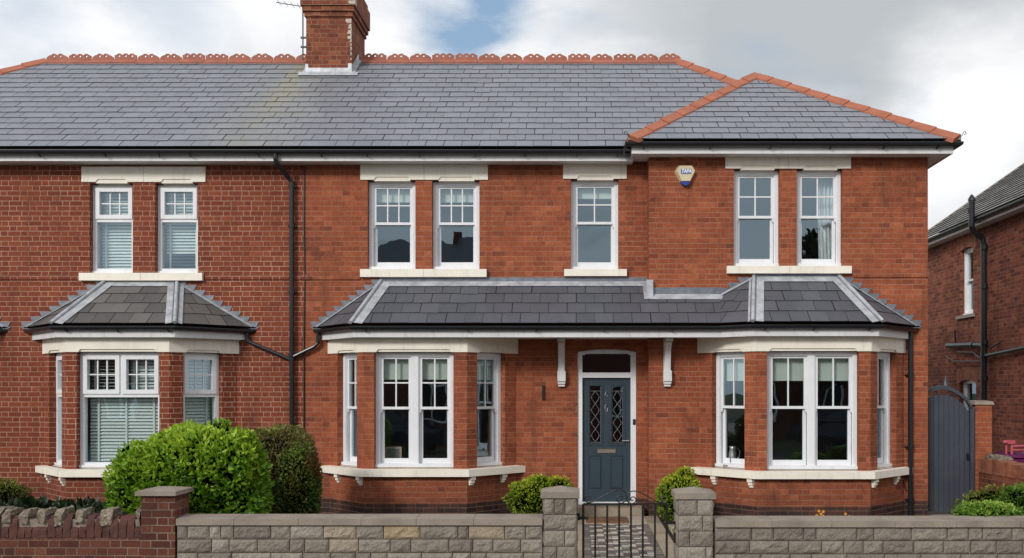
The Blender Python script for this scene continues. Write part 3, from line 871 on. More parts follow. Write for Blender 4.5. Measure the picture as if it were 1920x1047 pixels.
# --- main roof
def mainz(y): return ZE + SL * (y - YE)
rf = MB(); GA, GW = .234, .275; 
slates(rf, [(XE0, YE, ZE), (PX, YE, ZE), (PX, YR, ZR), (XR0, YR, ZR)], GA, GW, seed=1, origin=(PX, YE, ZE))
slates(rf, [(XE0, 5.97, ZE), (XE0, YE, ZE), (XR0, YR, ZR)], GA, GW, seed=3)
rf.poly([(PX, 5.97, ZE), (XE0, 5.97, ZE), (XR0, YR, ZR), (PX, YR, ZR)], .3)
ROOF_L = rf.build('roof', SLATE, left_house)
rf = MB()
slates(rf, [(PX, YE, ZE), (XE1, YE, ZE), (XR1, YR, ZR), (PX, YR, ZR)], GA, GW, seed=2, origin=(PX, YE, ZE))
rf.poly([(XE1, YE, ZE), (XE1, 5.97, ZE), (XR1, YR, ZR)], .3)
rf.poly([(XE1, 5.97, ZE), (PX, 5.97, ZE), (PX, YR, ZR), (XR1, YR, ZR)], .3)
# hipped roof of the projecting wing
a0 = V((.80, -.68, 5.815)); a1 = V((5.69, -.68, 5.815)); ap = V((3.126, 1.9, 7.60))
yb = YE + (ap.z - ZE) / SL; yv = YE + (a0.z - ZE) / SL
slates(rf, [a0, a1, ap], .243, .275, seed=5)
rf.poly([a0, ap, (ap.x, yb, ap.z), (a0.x, yv, a0.z)], .3)
rf.poly([a1, (5.69, 5.97, 5.815), (ap.x, 3.9, ap.z), ap], .3); rf.poly([(5.69, 5.97, 5.815), (.8, 5.97, 5.815), (ap.x, 3.9, ap.z)], .3)
ROOF_R = rf.build('roof', SLATE, main_house)
# hips
nF = V((0, -SL, 1)).normalized()
def hip(roof, lo, hi, n1, n2, mat=TERRA):
    lo = V(lo); hi = V(hi); d = (hi - lo).normalized()
    hip_tiles(roof, lo, hi, down_dir(n1, d), down_dir(n2, d), mat)
nL = plane_n((XE0, 5.97, ZE), (XE0, YE, ZE), (XR0, YR, ZR)); nR = plane_n((XE1, YE, ZE), (XE1, 5.97, ZE), (XR1, YR, ZR))
hip(ROOF_L, (XE0, YE, ZE), (XR0, YR, ZR), nF, nL); hip(ROOF_R, (XE1, YE, ZE), (XR1, YR, ZR), nF, nR)
nP = plane_n(a0, a1, ap); nPl = plane_n(a0, ap, (a0.x, yv, a0.z)); nPr = plane_n(a1, (5.69, 5.97, 5.815), ap)
hip(ROOF_R, a0, ap, nP, nPl); hip(ROOF_R, a1, ap, nP, nPr)
for p, sx in ((a0, -1), (a1, 1)):      # hip irons: curled hooks at the hip feet
    mb = MB(); q = p + V((sx * .02, -.02, .02)); pts = [q, q + V((sx * .03, -.01, .035))]
    for i in range(9):
        a = R(150 - i * 32); pts.append(q + V((sx * (.055 + .022 * math.cos(a)), -.02, .058 + .020 * math.sin(a))))
    mb.tube(pts, .0055, 6); mb.build('hip_iron', IRON, ROOF_R)
    mb = MB(); mb.box(p.x - .06 + sx * -.02, p.x + .06 + sx * -.02, p.y + .0, p.y + .10, p.z - .01, p.z + .07); mb.build('mortar_bed', COPING, ROOF_R)
# crested ridge
x = XR0 + .02; i = 0
pat = [2, 3, 2, 3, 2, 2, 3, 3, 2, 2, 2]
while x < XR1 - .1:
    nb = pat[i % len(pat)]; w_ = .415 if nb == 2 else .43
    if not (-4.86 < x + w_ / 2 < -4.10):
        crest_tile(ROOF_L if x < -4.5 else ROOF_R, x + .003, x + w_ - .003, YR, ZR + random.uniform(-.004, .006), TERRA2, nb)
    x += w_; i += 1

# --- chimney on the party wall
CX0, CX1, CY0, CY1 = -4.87, -4.06, 2.26, 3.36
ch = MB()
def cbox(e, z0, z1, c=.5): ch.box(CX0 - e, CX1 + e, CY0 - e, CY1 + e, z0, z1, c)
cbox(0, 6.8, 8.775); cbox(.028, 8.775, 8.862); cbox(.058, 8.862, 8.955); cbox(.085, 8.955, 9.30); cbox(.05, 9.30, 9.42)
CH = ch.build('chimney', B_CHIM, main_house)
OFF_ = None
mb = MB()
zf = mainz(CY0)
mb.box(CX0 + .04, CX1 - .04, CY0 - .012, CY0 - .003, zf - .03, zf + .10)
mb.slab([(CX0 - .12, CY0 - .012, zf + .022), (CX0 - .12, CY0 - .15, zf + .022 - .138 * SL), (CX1 + .14, CY0 - .15, zf + .022 - .138 * SL), (CX1 + .14, CY0 - .012, zf + .022)], nF, .006)
for xs, sg in ((CX1, 1), (CX0, -1)):
    k = 10; st = (YR - CY0 + .02) / k * 1.0
    for i in range(k):
        ya = CY0 - .01 + st * i; yb_ = ya + st * 1.02; zl = mainz(ya); zt_ = zl + .155 + (.0 if i else -.02)
        q = [(xs + sg * .006, ya, zl - .02), (xs + sg * .006, yb_, mainz(yb_) - .02), (xs + sg * .006, yb_, zt_ + .012), (xs + sg * .006, ya + .012, zt_)]
        mb.slab(q, (sg, 0, 0), .005, random.random())
    mb.slab([(xs, CY0 - .012, zf + .016), (xs + sg * .07, CY0 - .012, zf + .016), (xs + sg * .07, YR, ZR + .016), (xs, YR, ZR + .016)], nF, .006)
mb.box(CX1 - .055, CX1 + .012, CY0 - .013, CY0 - .004, zf - .02, zf + .18); mb.box(CX0 - .012, CX0 + .04, CY0 - .013, CY0 - .004, zf - .02, zf + .17)
mb.build('chimney_flashing', LEAD, CH)
mb = MB()       # old render clinging to the right corner
for (zc, hz, wx) in ((8.70, .062, .09), (8.59, .05, .055), (8.63, .03, .03), (8.50, .06, .07), (8.40, .05, .06), (8.33, .02, .025), (9.0, .05, .13), (9.05, .03, .05)):
    e = .088 if zc > 8.95 else 0
    for s_ in range(3):
        w_ = wx * random.uniform(.7, 1.1); zz = zc + (s_ - 1) * hz * .33
        mb.box(CX1 - w_ + e, CX1 + .004 + e, CY0 - .007 - e - s_ * .0012, CY0 + .03, zz - hz * .2, zz + hz * .2)
for i in range(9):
    zz = 8.0 + i * .085; mb.box(CX1 - .012, CX1 + .004, CY0 - .004, CY0 + .02, zz, zz + random.uniform(.02, .07))
mb.build('render_patch', simple("old_render", (.55, .50, .42), .9, .1, 20), CH)
for cx_, cy_ in ((CX0 + .22, CY0 + .3), (CX1 - .22, CY0 + .3), (CX0 + .22, CY0 + .8), (CX1 - .22, CY0 + .8)):
    mb = MB(); mb.tube([(cx_, cy_, 9.40), (cx_, cy_, 9.46), (cx_, cy_, 9.74), (cx_, cy_, 9.75), (cx_, cy_, 9.79)], [.13, .12, .10, .125, .12], 16); mb.build('chimney_pot', TERRA, CH, smooth=False)

ae = thing('tv_aerial', (-4.96, 2.62, 8.0), "thin grey television aerial mast clamped to the left side of the chimney", 'aerial')
mb = MB(); ax = (568 - 1082) * 17.62 / 1800.
mb.tube([(ax, 2.62, 8.12), (ax, 2.62, 9.9)], .013, 8); mb.build('mast', simple("galvanised", (.10, .11, .12), .5, metal=.5), ae)
mb = MB()
for zz in (8.53, 8.36):
    mb.box(ax - .04, CX0 + .002, 2.60, 2.64, zz - .012, zz + .012)
mb.box(CX0 - .05, CX0 - .003, 2.58, 2.66, 8.33, 8.56)
mb.build('bracket', IRON, ae)
mb = MB()
mb.tube([(ax - .45, 2.5, 9.13), (ax + .05, 2.64, 9.10)], .007, 6)
for q in range(4): mb.tube([(ax - .40 + q * .11, 2.52 + q * .03 - .12, 9.127 - q * .006), (ax - .40 + q * .11, 2.52 + q * .03 + .12, 9.127 - q * .006)], .004, 5)
mb.build('boom', IRON, ae)

# --- eaves: soffit, fascia, gutters
def eaves(H, path, z0, z1, over, wall=(False, False)):
    mb = MB(); mb.sweep(path, [(over - .022, z0), (over, z0), (over, z1), (over - .022, z1)], wall); mb.build('fascia', FASC, H, fixn=True)
    mb = MB(); mb.sweep(path, [(-.02, z0 + .012), (over - .023, z0 + .012), (over - .023, z0 + .024), (-.02, z0 + .024)], wall); mb.build('soffit', FASC, H, fixn=True)
eaves(left_house, [(X0, 5.6), (X0, 0), (PX, 0)], 5.578, 5.72, .30)
eaves(main_house, [(PX, 0), (.86, 0)], 5.578, 5.72, .30)
eaves(main_house, [(1.1, -.02), (1.1, YP), (5.373, YP), (5.373, 5.6)], 5.622, 5.76, .28)
gutter(left_house, [(X0, 5.6 - .37), (X0 - .37, -.37), (PX, -.37)][1:], 5.715)
gutter(main_house, [(PX + .002, -.37), (.80, -.37)], 5.715)
gutter(main_house, [(.77, -.40), (.77, -.64), (5.71, -.64), (5.71, 5.6)], 5.765)
gutter_clips(left_house, [(px_, -.37) for px_ in (-8.2, -7.2, -6.38, -5.9, -4.85)], 5.715, (0, -1))
gutter_clips(main_house, [(px_, -.37) for px_ in (-3.9, -3.2, -2.4, -1.55, -.8, .0, .62)], 5.715, (0, -1))
gutter_clips(main_house, [(px_, -.64) for px_ in (1.0, 2.0, 2.9, 3.8, 4.6, 5.4)], 5.765, (0, -1))
mb = MB(); mb.box(.70, .80, -.45, -.33, 5.64, 5.74); mb.box(.72, .82, -.56, -.42, 5.67, 5.78); mb.build('gutter_joint', BLACK, main_house, bevel=.01)

# --- bay and canopy roofs
EC = [(-4.06, 0), (-3.31, -.92), (2.10, -.92), (2.52, -1.25), (4.36, -1.25), (5.18, -.3)]
EL = [(-8.58, 0), (-7.69, -.92), (-5.90, -.92), (-5.07, 0)]
ZEV = 3.05; TC = .76
def cz(y): return ZEV + TC * (y + .92)
g2, w2 = .275, .275
def P3(p, z=ZEV): return V((p[0], p[1], z))
cr = MB(); Tl = V((-3.06, 0, cz(0))); org = (-3.31, -.92, ZEV)
n_can = slates(cr, [P3(EC[1]), (1.1, -.92, ZEV), (1.1, 0, cz(0)), Tl], g2, w2, seed=11, origin=org)
slates(cr, [(1.1, -.92, ZEV), P3(EC[2]), (2.203, -.3, cz(-.3)), (1.1, -.3, cz(-.3))], g2, w2, seed=11, origin=org)
n_cl = slates(cr, [P3(EC[0]), P3(EC[1]), Tl], g2, w2, seed=12, origin=P3(EC[1]))
T1 = V((2.71, -.3, 3.79)); T2 = V((4.01, -.3, 3.79))
n_rf = slates(cr, [P3(EC[3]), P3(EC[4]), T2, T1], g2, w2, seed=13)
n_rr = slates(cr, [P3(EC[4]), P3(EC[5]), T2], g2, w2, seed=14)
n_rl = slates(cr, [P3(EC[2]), P3(EC[3]), T1, (2.203, -.3, cz(-.3))], g2, w2, seed=15)
CR = cr.build('canopy_roof', SLATE_C, main_house)
br = MB()
bayroofs = []
for dx in (0, -3.883):
    EQ = [(x + dx, y) for x, y in EL]; U1 = V((-7.36 + dx, 0, 3.75)); U2 = V((-6.25 + dx, 0, 3.75))
    n_lf = slates(br, [P3(EQ[1]), P3(EQ[2]), U2, U1], g2, w2, seed=21, rough=.55)
    n_ll = slates(br, [P3(EQ[0]), P3(EQ[1]), U1], g2, w2, seed=22, origin=P3(EQ[1]), rough=.55)
    n_lr = slates(br, [P3(EQ[2]), P3(EQ[3]), U2], g2, w2, seed=23, rough=.55)
    bayroofs.append((EQ, U1, U2))
BR = br.build('bay_roof', SLATE_B, left_house)
lead_hip(CR, P3(EC[1]), Tl, n_cl, n_can, .06, .17)
lead_hip(CR, P3(EC[3]), T1, n_rl, n_rf, .07, .15); lead_hip(CR, P3(EC[4]), T2, n_rr, n_rf, .06, .15)
for EQ, U1, U2 in bayroofs: lead_hip(BR, P3(EQ[1]), U1, n_ll, n_lf, .06, .17); lead_hip(BR, P3(EQ[2]), U2, n_lr, n_lf, .10, .13)
def apron(parent, x0, x1, Y, z, sl, up=.10, down=.115):
    mb = MB(); mb.box(x0, x1, Y - .007, Y - .001, z - .02, z + up)
    mb.build('upstand_flashing', LEAD_D, parent)
    mb = MB(); n = V((0, -sl, 1)).normalized(); k = max(1, int((x1 - x0) / 1.4))
    for i in range(k):
        a = x0 + (x1 - x0) * i / k; b = x0 + (x1 - x0) * (i + 1) / k
        mb.slab([(a, Y - .006, z + .014), (a, Y - down, z + .014 - (down - .006) * sl), (b, Y - down, z + .014 - (down - .006) * sl), (b, Y - .006, z + .014)], n, .005 + (.003 if i % 2 else 0), random.random())
    mb.build('apron_flashing', LEAD, parent)
apron(CR, -3.06, 1.1, 0, cz(0), TC, .08); apron(CR, 1.1, 2.25, YP, cz(-.3), TC, .12, .12); apron(CR, 2.71, 4.01, YP, 3.79, .78, .07)
apron(BR, -7.36, -6.25, 0, 3.75, .76, .03)
stepped_flashing(CR, P3(EC[0]), Tl, n_cl, 'left'); stepped_flashing(CR, P3(EC[5]), T2, n_rr, 'right')
stepped_flashing(CR, V((2.203, -.3, cz(-.3))), T1, n_rl, 'left')
for EQ, U1, U2 in bayroofs: stepped_flashing(BR, P3(EQ[0]), U1, n_ll, 'left'); stepped_flashing(BR, P3(EQ[3]), U2, n_lr, 'right')
mb = MB(); mb.box(1.06, 1.16, -.38, -.31, 3.44, 3.75); mb.slab([(1.02, -.02, cz(-.02) + .02), (1.02, -.42, cz(-.42) + .02), (1.12, -.42, cz(-.42) + .02), (1.12, -.02, cz(-.02) + .02)], n_can, .008)
mb.build('corner_flashing', LEAD, CR)
for H, path, nm in ((main_house, EC, 'C'), (left_house, EL, 'L'), (left_house, bayroofs[1][0], 'K')):
    mb = MB(); mb.sweep(path, [(-.07, 2.848), (-.048, 2.848), (-.048, 2.975), (-.07, 2.975)], (True, True)); mb.build('fascia', FASC, H, fixn=True)
    mb = MB()
    if nm == 'C':
        mb.poly([(-4.0, -.001, 2.862), (-3.27, -.85, 2.862), (1.1, -.85, 2.862), (1.1, -.001, 2.862)])
        mb.poly([(1.1, -.301, 2.862), (1.1, -.85, 2.862), (2.1, -.85, 2.862), (2.5, -1.18, 2.862), (4.33, -1.18, 2.862), (5.1, -.301, 2.862)])
    else: mb.poly([(x + (0 if nm == 'L' else -3.883), y, 2.862) for x, y in ((-8.5, -.001), (-7.66, -.85), (-5.93, -.85), (-5.15, -.001))])
    mb.build('soffit', FASC, H)
    gutter(H, path, 2.998, .05, (True, True))
gutter_clips(main_house, [(x_, -.92) for x_ in (-3.1, -1.6, -.6, .4, 1.4)], 2.998, (0, -1), .053); gutter_clips(main_house, [(x_, -1.25) for x_ in (2.7, 3.4, 4.2)], 2.998, (0, -1), .053)
gutter_clips(left_house, [(x_, -.92) for x_ in (-7.5, -6.75, -6.0)], 2.998, (0, -1), .053)

# canopy brackets
def canopy_bracket(H, x, Y, zb, reach):
    mb = MB(); w_ = .055
    mb.box(x - w_, x + w_, Y - .045, Y + .01, zb + .24, 2.858)
    mb.box(x - w_ - .008, x + w_ + .008, Y - .11, Y + .01, zb + .08, zb + .24)
    mb.box(x - w_ - .002, x + w_ + .002, Y - .085, Y + .01, zb + .04, zb + .0799); mb.box(x - w_ + .006, x + w_ - .006, Y - .06, Y + .01, zb, zb + .0399)
    pr = []
    for i in range(11):
        a = math.pi / 2 * i / 10; pr.append((Y - .045 - reach * (1 - math.cos(a)), zb + .24 + (2.80 - zb - .24) * math.sin(a)))
    for i in range(10):
        (ya, za), (yb_, zb_) = pr[i], pr[i + 1]; th = .055
        mb.hexa([(x - w_ * .8, ya, za), (x + w_ * .8, ya, za), (x + w_ * .8, ya - th * .9, za - .02), (x - w_ * .8, ya - th * .9, za - .02),
                 (x - w_ * .8, yb_, zb_), (x + w_ * .8, yb_, zb_), (x + w_ * .8, yb_ - th * .9, zb_ - .02), (x - w_ * .8, yb_ - th * .9, zb_ - .02)])
    mb.box(x - w_, x + w_, Y - reach - .12, Y - .0451, 2.80, 2.859)
    mb.build('canopy_bracket', FASC, H, fixn=True)
canopy_bracket(main_house, pxw(1053, -.02), 0, 2.125, .45); canopy_bracket(main_house, pxw(1251, -.32), YP, 2.125, .28)

# --- downpipes
def pipe(H, pts, r, name='downpipe', mat=BLACK, collars=()):
    mb = MB(); mb.tube(pts, r, 12)
    for z in collars:
        x, y = collars[z]; mb.tube([(x, y, z - .03), (x, y, z + .03)], r + .008, 12); mb.box(x - r - .03, x + r + .03, y + r * .2, y + .09, z - .01, z + .01)
    return mb.build(name, mat, H, smooth=False)
xd = pxw(547, -.07)
pipe(left_house, [(pxw(517, -.35), -.36, 5.68), (pxw(517, -.35), -.36, 5.60), (pxw(519, -.33), -.34, 5.54), (xd - .04, -.1, 5.36), (xd, -.07, 5.30), (xd, -.07, .12)], .036,
     collars={z_: (xd, -.07) for z_ in (5.24, 4.62, 3.6, 2.62, 1.5)})
pipe(left_house, [(pxw(464, -.05), -.07, 2.96), (pxw(464, -.05), -.07, 2.86), (pxw(470, -.05), -.07, 2.81), (xd - .02, -.07, 2.545)], .03, 'branch_pipe')
pipe(main_house, [(pxw(597, -.05), -.07, 2.96), (pxw(597, -.05), -.07, 2.80), (pxw(590, -.05), -.07, 2.745), (xd + .02, -.07, 2.585)], .03, 'branch_pipe')
xr = pxw(1707, -.37)
pipe(main_house, [(xr, -.37, 2.97), (xr, -.37, .12)], .036, collars={2.3: (xr, -.37), 1.2: (xr, -.37), .4: (xr, -.37)})
mb = MB(); mb.tube([(pxw(571, 0), -.012, 5.56), (pxw(571, 0) - .005, -.014, 4.6), (pxw(571, 0) + .004, -.012, 3.9), (pxw(571, 0) - .006, -.014, 2.6), (pxw(571, 0), -.012, .2)], .011, 6); mb.build('cable', IRON, main_house)
mb = MB(); mb.tube([(pxw(1685, YP), YP - .01, 1.6), (pxw(1690, YP), YP - .012, 1.1), (pxw(1686, YP), YP - .01, .9), (pxw(1697, YP), YP - .02, .55), (pxw(1706, YP), YP - .03, .5)], .006, 5); mb.build('cable', IRON, main_house)
mb = MB(); mb.box(pxw(1016.5, 0), pxw(1021, 0), -.03, 0, 1.92, 2.14); mb.build('wall_slot', IRON, main_house)

# --- front door
fd = MB(); Ld = frame_fn((DOOR[0], 0), (1, 0), -.03); dw = DOOR[1] - DOOR[0]
zs0 = .275
fd.lbox(Ld, .002, .075, -.10, 0, zs0, 2.62); fd.lbox(Ld, dw - .085, dw - .002, -.10, 0, zs0, 2.62)
fd.lbox(Ld, .075, dw - .085, -.10, -.002, 2.262, 2.343); fd.lbox(Ld, .075, dw - .085, -.10, .01, zs0, .315)
k = 16      # arched head
for i in range(k):
    ua = .002 + (dw - .004) * i / k; ub = .002 + (dw - .004) * (i + 1) / k
    h = lambda u: 2.665 + .042 * (1 - ((u - dw / 2) / (dw / 2)) ** 2)
    lo = 2.62 if (ua < .07 or ub > dw - .08) else 2.637
    fd.hexa([Ld(ua, 0, lo), Ld(ub, 0, lo), Ld(ub, -.1, lo), Ld(ua, -.1, lo), Ld(ua, 0, h(ua)), Ld(ub, 0, h(ub)), Ld(ub, -.1, h(ub)), Ld(ua, -.1, h(ua))])
DF = fd.build('door_frame', UPVC, main_house)
mb = MB(); mb.poly([Ld(.075, -.06, 2.343), Ld(dw - .085, -.06, 2.343), Ld(dw - .085, -.06, 2.637), Ld(.075, -.06, 2.637)]); mb.build('fanlight', GLASS, DF)
mb = MB()   # brick cheeks over the arch
for sg in (0, 1):
    for i in range(6):
        ua = dw * (i / 12) if sg == 0 else dw * (1 - (i + 1) / 12); ub = ua + dw / 12
        hh_ = 2.667 + .042 * (1 - (((ua + ub) / 2 - dw / 2) / (dw / 2)) ** 2)
        mb.lbox(Ld, ua, ub, -.1, .028, hh_, 2.7125)
mb.build('arch_infill', B_RIGHT, main_house)
DY = .085   # door leaf front face
def dX(px): return (px - 1082) * (15 + DY) / 1800.
def dZ(py): return 2.1 + (728 - py) * (15 + DY) / 1800.
x0, x1, z0, z1 = dX(1091.5), dX(1182.5), .318, 2.259
gl = [(dX(1105.5), dX(1127), dZ(832), dZ(724)), (dX(1147), dX(1168.5), dZ(832), dZ(724))]
lp = [(dX(1104), dX(1129), dZ(918), dZ(855)), (dX(1145), dX(1170), dZ(918), dZ(855))]
mb = MB(); wall_panel(mb, (x0, DY), (x1, DY), z0, z1, gl_ := [(a - x0, b - x0, c, d) for a, b, c, d in gl] + [(a - x0, b - x0, c, d) for a, b, c, d in lp], depth=-.105, lining=False)
mb.box(x0, x1, DY + .03, DY + .05, z0, gl[0][2] - .02); mb.box(x0, x1, DY + .03, DY + .05, gl[0][3] + .02, z1)
for a, b, c, d in lp:
    e = .028      # raised and fielded lower panels
    mb.hexa([(a, DY + .012, c), (b, DY + .012, c), (b, DY + .03, c), (a, DY + .03, c), (a, DY + .012, d), (b, DY + .012, d), (b, DY + .03, d), (a, DY + .03, d)])
    mb.hexa([(a + e, DY - .002, c + e), (b - e, DY - .002, c + e), (b - .012, DY + .0125, c + .012), (a + .012, DY + .0125, c + .012),
             (a + e, DY - .002, d - e), (b - e, DY - .002, d - e), (b - .012, DY + .0125, d - .012), (a + .012, DY + .0125, d - .012)])
for a, b, c, d in gl:    # planted mouldings round the glass
    m_ = .030; L0 = frame_fn((0, DY), (1, 0), 0)
    rail_frame(mb, L0, a - m_, b + m_, c - m_, d + m_, -.001, .014, m_ - .006, m_ - .006, m_ - .006, m_ - .006)
DR = mb.build('front_door', NAVY, main_house)
for a, b, c, d in gl:
    mb = MB(); mb.poly([(a, DY + .02, c), (b, DY + .02, c), (b, DY + .02, d), (a, DY + .02, d)]); mb.build('pane', GLASS, DR)
    mb = MB(); r_ = .0028; y = DY + .016; cx = (a + b) / 2; H_ = d - c; hw = (b - a) / 2
    dia = 4; z_hi = d - H_ * .09; z_lo = c + H_ * .03; sp_ = (z_hi - z_lo) / dia
    mb.tube([(a + .006, y, c + .004), (a + .006, y, d - .004), (b - .006, y, d - .004), (b - .006, y, c + .004)], r_, 5, closed=True)
    mb.tube([(a + .006, y, z_hi), (b - .006, y, z_hi)], r_, 5); mb.tube([(a + .006, y, c + H_ * .02), (b - .006, y, c + H_ * .02)], r_, 5)
    for sg in (-1, 1):
        for i in range(dia):
            zt_ = z_hi - sp_ * i; zm_ = zt_ - sp_ / 2; q = sg * hw * .62
            mb.tube([(cx, y, zt_), (cx + q, y, zt_ - sp_ * .38), (cx + q, y, zt_ - sp_ * .62), (cx, y, zt_ - sp_)], r_, 5)
            mb.tube([(cx + q, y, zm_), (cx + sg * (hw - .006), y, zm_ + .0)], r_, 5)
    mb.build('leaded_came', LEADCAME, DR)
mb = MB(); a, b, c, d = dX(1119.5), dX(1155), dZ(850.5), dZ(841)
rail_frame(mb, frame_fn((0, DY), (1, 0), 0), a, b, c, d, 0, .012, .008, .008, .012, .012); mb.build('letter_plate', CHROME, DR)
mb = MB(); mb.box(a + .008, b - .008, DY - .006, DY, c + .012, d - .012); mb.build('letter_flap', simple("brushed_flap", (.32, .27, .22), .4, metal=.6), DR)
# numeral, knocker, handle, lock, bell
def ring(cx, cz_, rx, rz, r_, y, a0=0, a1=360, n=18):
    return [(cx + rx * math.cos(R(a0 + (a1 - a0) * i / n)), y, cz_ + rz * math.sin(R(a0 + (a1 - a0) * i / n))) for i in range(n + 1)]
nx = dX(1137); y = DY - .009
mb = MB(); mb.tube(ring(nx, dZ(741.5), .020, .020, 0, y)[:-1], .0055, 6, closed=True)
mb.tube([(nx + .012, y, dZ(735.2)), (nx + .002, y, dZ(734.2)), (nx - .010, y, dZ(737)), (nx - .019, y, dZ(741.5))], .0055, 6); mb.build('house_number', CHROME, DR)
mb = MB(); mb.tube([(nx + .016, y, dZ(760)), (nx, y, dZ(758.5)), (nx - .018, y, dZ(761)), (nx - .022, y, dZ(766)), (nx - .016, y, dZ(771)), (nx, y, dZ(774)), (nx + .018, y, dZ(771)), (nx + .022, y, dZ(765))], .006, 6)
mb.box(nx - .012, nx + .012, DY - .014, DY, dZ(762), dZ(758)); mb.tube([(nx, y, dZ(763)), (nx, y, dZ(772))], .004, 5); mb.build('door_knocker', CHROME, DR)
mb = MB(); hx = dX(1178); mb.tube([(hx + .012, DY, dZ(826.5)), (hx + .012, DY - .045, dZ(826.5)), (dX(1166), DY - .045, dZ(826.5))], .008, 8)
mb.box(hx + .002, hx + .022, DY - .012, DY, dZ(829), dZ(818)); mb.box(hx + .002, hx + .020, DY - .01, DY, dZ(842), dZ(833)); mb.build('door_handle', CHROME, DR)
mb = MB(); Ln_ = frame_fn((DOOR[0], 0), (1, 0), -.03); u_ = dX(1188.5) - DOOR[0]; mb.lbox(Ln_, u_ - .019, u_ + .019, 0, .02, dZ(796), dZ(786)); mb.build('doorbell', BLACK, DF, bevel=.008)
mb = MB(); mb.lbox(Ln_, u_ - .006, u_ + .006, .02, .022, dZ(793), dZ(789.5)); mb.build('bell_button', CHROME, DF)
mb = MB(); mb.box(-.02, 1.02, -.36, .06, -.05, .268); mb.build('door_step', FLAG, main_house, bevel=.012)

# --- alarm box
al = thing('alarm_box', (pxw(1286, -.34), -.3, 4.9), "cream shield-shaped burglar alarm box with blue foot on the upper brick wall", 'alarm box')
def aX(px): return (px - 1082) * 14.6 / 1800.
def aZ(py): return 2.1 + (728 - py) * 14.6 / 1800.
out = [(1272, 308), (1299.5, 308), (1305.5, 320), (1295, 339.5), (1276, 339.5), (1266, 321)]
inn = [(1275, 310.5), (1297.5, 310.5), (1303.5, 320), (1294, 339), (1279, 339), (1270.5, 321)]
mb = MB(); o_ = [V((aX(x), -.303, aZ(y))) for x, y in out]; i_ = [V((aX(x), -.385, aZ(y))) for x, y in inn]
mb.poly(i_[::-1]); 
for q in range(6): mb.poly([o_[q], i_[q], i_[(q + 1) % 6], o_[(q + 1) % 6]])
mb.build('cover', simple("aged_cream_plastic", (.66, .56, .36), .4, .04, 4), al, fixn=True, bevel=.004)
ft = [(1276, 339.6), (1295, 339.6), (1292, 345), (1288, 347.5), (1284, 347.5), (1279.5, 345)]
mb = MB(); o_ = [V((aX(x), -.304, aZ(y))) for x, y in ft]; i_ = [V((aX(x) * .998 + .005, -.375, aZ(y))) for x, y in ft]; mb.poly(i_[::-1])
for q in range(6): mb.poly([o_[q], i_[q], i_[(q + 1) % 6], o_[(q + 1) % 6]])
mb.build('lens', simple("blue_lens", (.012, .035, .26), .25), al, fixn=True)
mb = MB(); mb.box(aX(1277.2), aX(1297), -.388, -.3855, aZ(326), aZ(316.3)); SG = mb.build('name_plate', simple("blue_print", (.03, .10, .34), .5), al)
tx = bpy.data.curves.new("lettering", 'FONT'); tx.body = "TAPA"; tx.size = .082; tx.align_x = 'CENTER'; tx.align_y = 'CENTER'; tx.offset = .003; tx.shear = .25; tx.extrude = .001
to = bpy.data.objects.new("lettering", tx); COL.objects.link(to); bpy.context.view_layer.update()
tm = bpy.data.meshes.new_from_object(to.evaluated_get(bpy.context.evaluated_depsgraph_get())); bpy.data.objects.remove(to)
lt = bpy.data.objects.new('lettering', tm); COL.objects.link(lt); tm.materials.clear(); tm.materials.append(simple("white_print", (.85, .87, .9), .5))
lt.parent = SG; lt.location = V((aX(1287), -.3905, aZ(321))) - OFF[SG.name]; lt.rotation_euler = (R(90), 0, 0); lt.scale = (.76, 1, 1)

# objects standing inside the bays
t_ = thing('metal_jug', (2.22, -.42, .93), "small grey metal jug on the sill behind the narrow left pane of the right bay", 'jug')
mb = MB(); jx, jy = 2.36, -.45; mb.tube([(jx, jy, .95), (jx, jy, .98), (jx, jy, 1.10), (jx, jy, 1.18), (jx, jy, 1.22)], [.055, .062, .06, .045, .055], 16); mb.build('body', simple("pewter", (.35, .36, .36), .35, metal=.7), t_, smooth=True)
mb = MB(); mb.tube([(jx + .055, jy, 1.19), (jx + .11, jy, 1.15), (jx + .1, jy, 1.06), (jx + .058, jy, 1.02)], .008, 6); mb.build('handle', simple("pewter_dark", (.25, .26, .26), .35, metal=.7), t_)
mb = MB(); mb.box(2.2, 2.5, -.6, -.28, .86, .948); mb.build('stand', WALLIN, t_)
t_ = thing('picture_frame', (-2.82, .1, .9), "pale wooden picture frame leaning inside the lower left pane of the middle bay", 'picture frame')
Lp = frame_fn((-2.95, -.28), (1, 0), 0); mb = MB()
rail_frame(mb, Lp, 0, .26, .93, 1.20, -.02, 0, .03, .03, .03, .03); mb.build('frame', simple("pale_wood", (.5, .42, .3), .6), t_)
mb = MB(); mb.lbox(Lp, .03, .23, -.015, -.01, .96, 1.17); mb.build('print', simple("grey_print", (.2, .2, .19), .7), t_)
mb = MB(); mb.box(-3.0, -2.6, -.42, -.1, .84, .9299); mb.build('stand', WALLIN, t_)

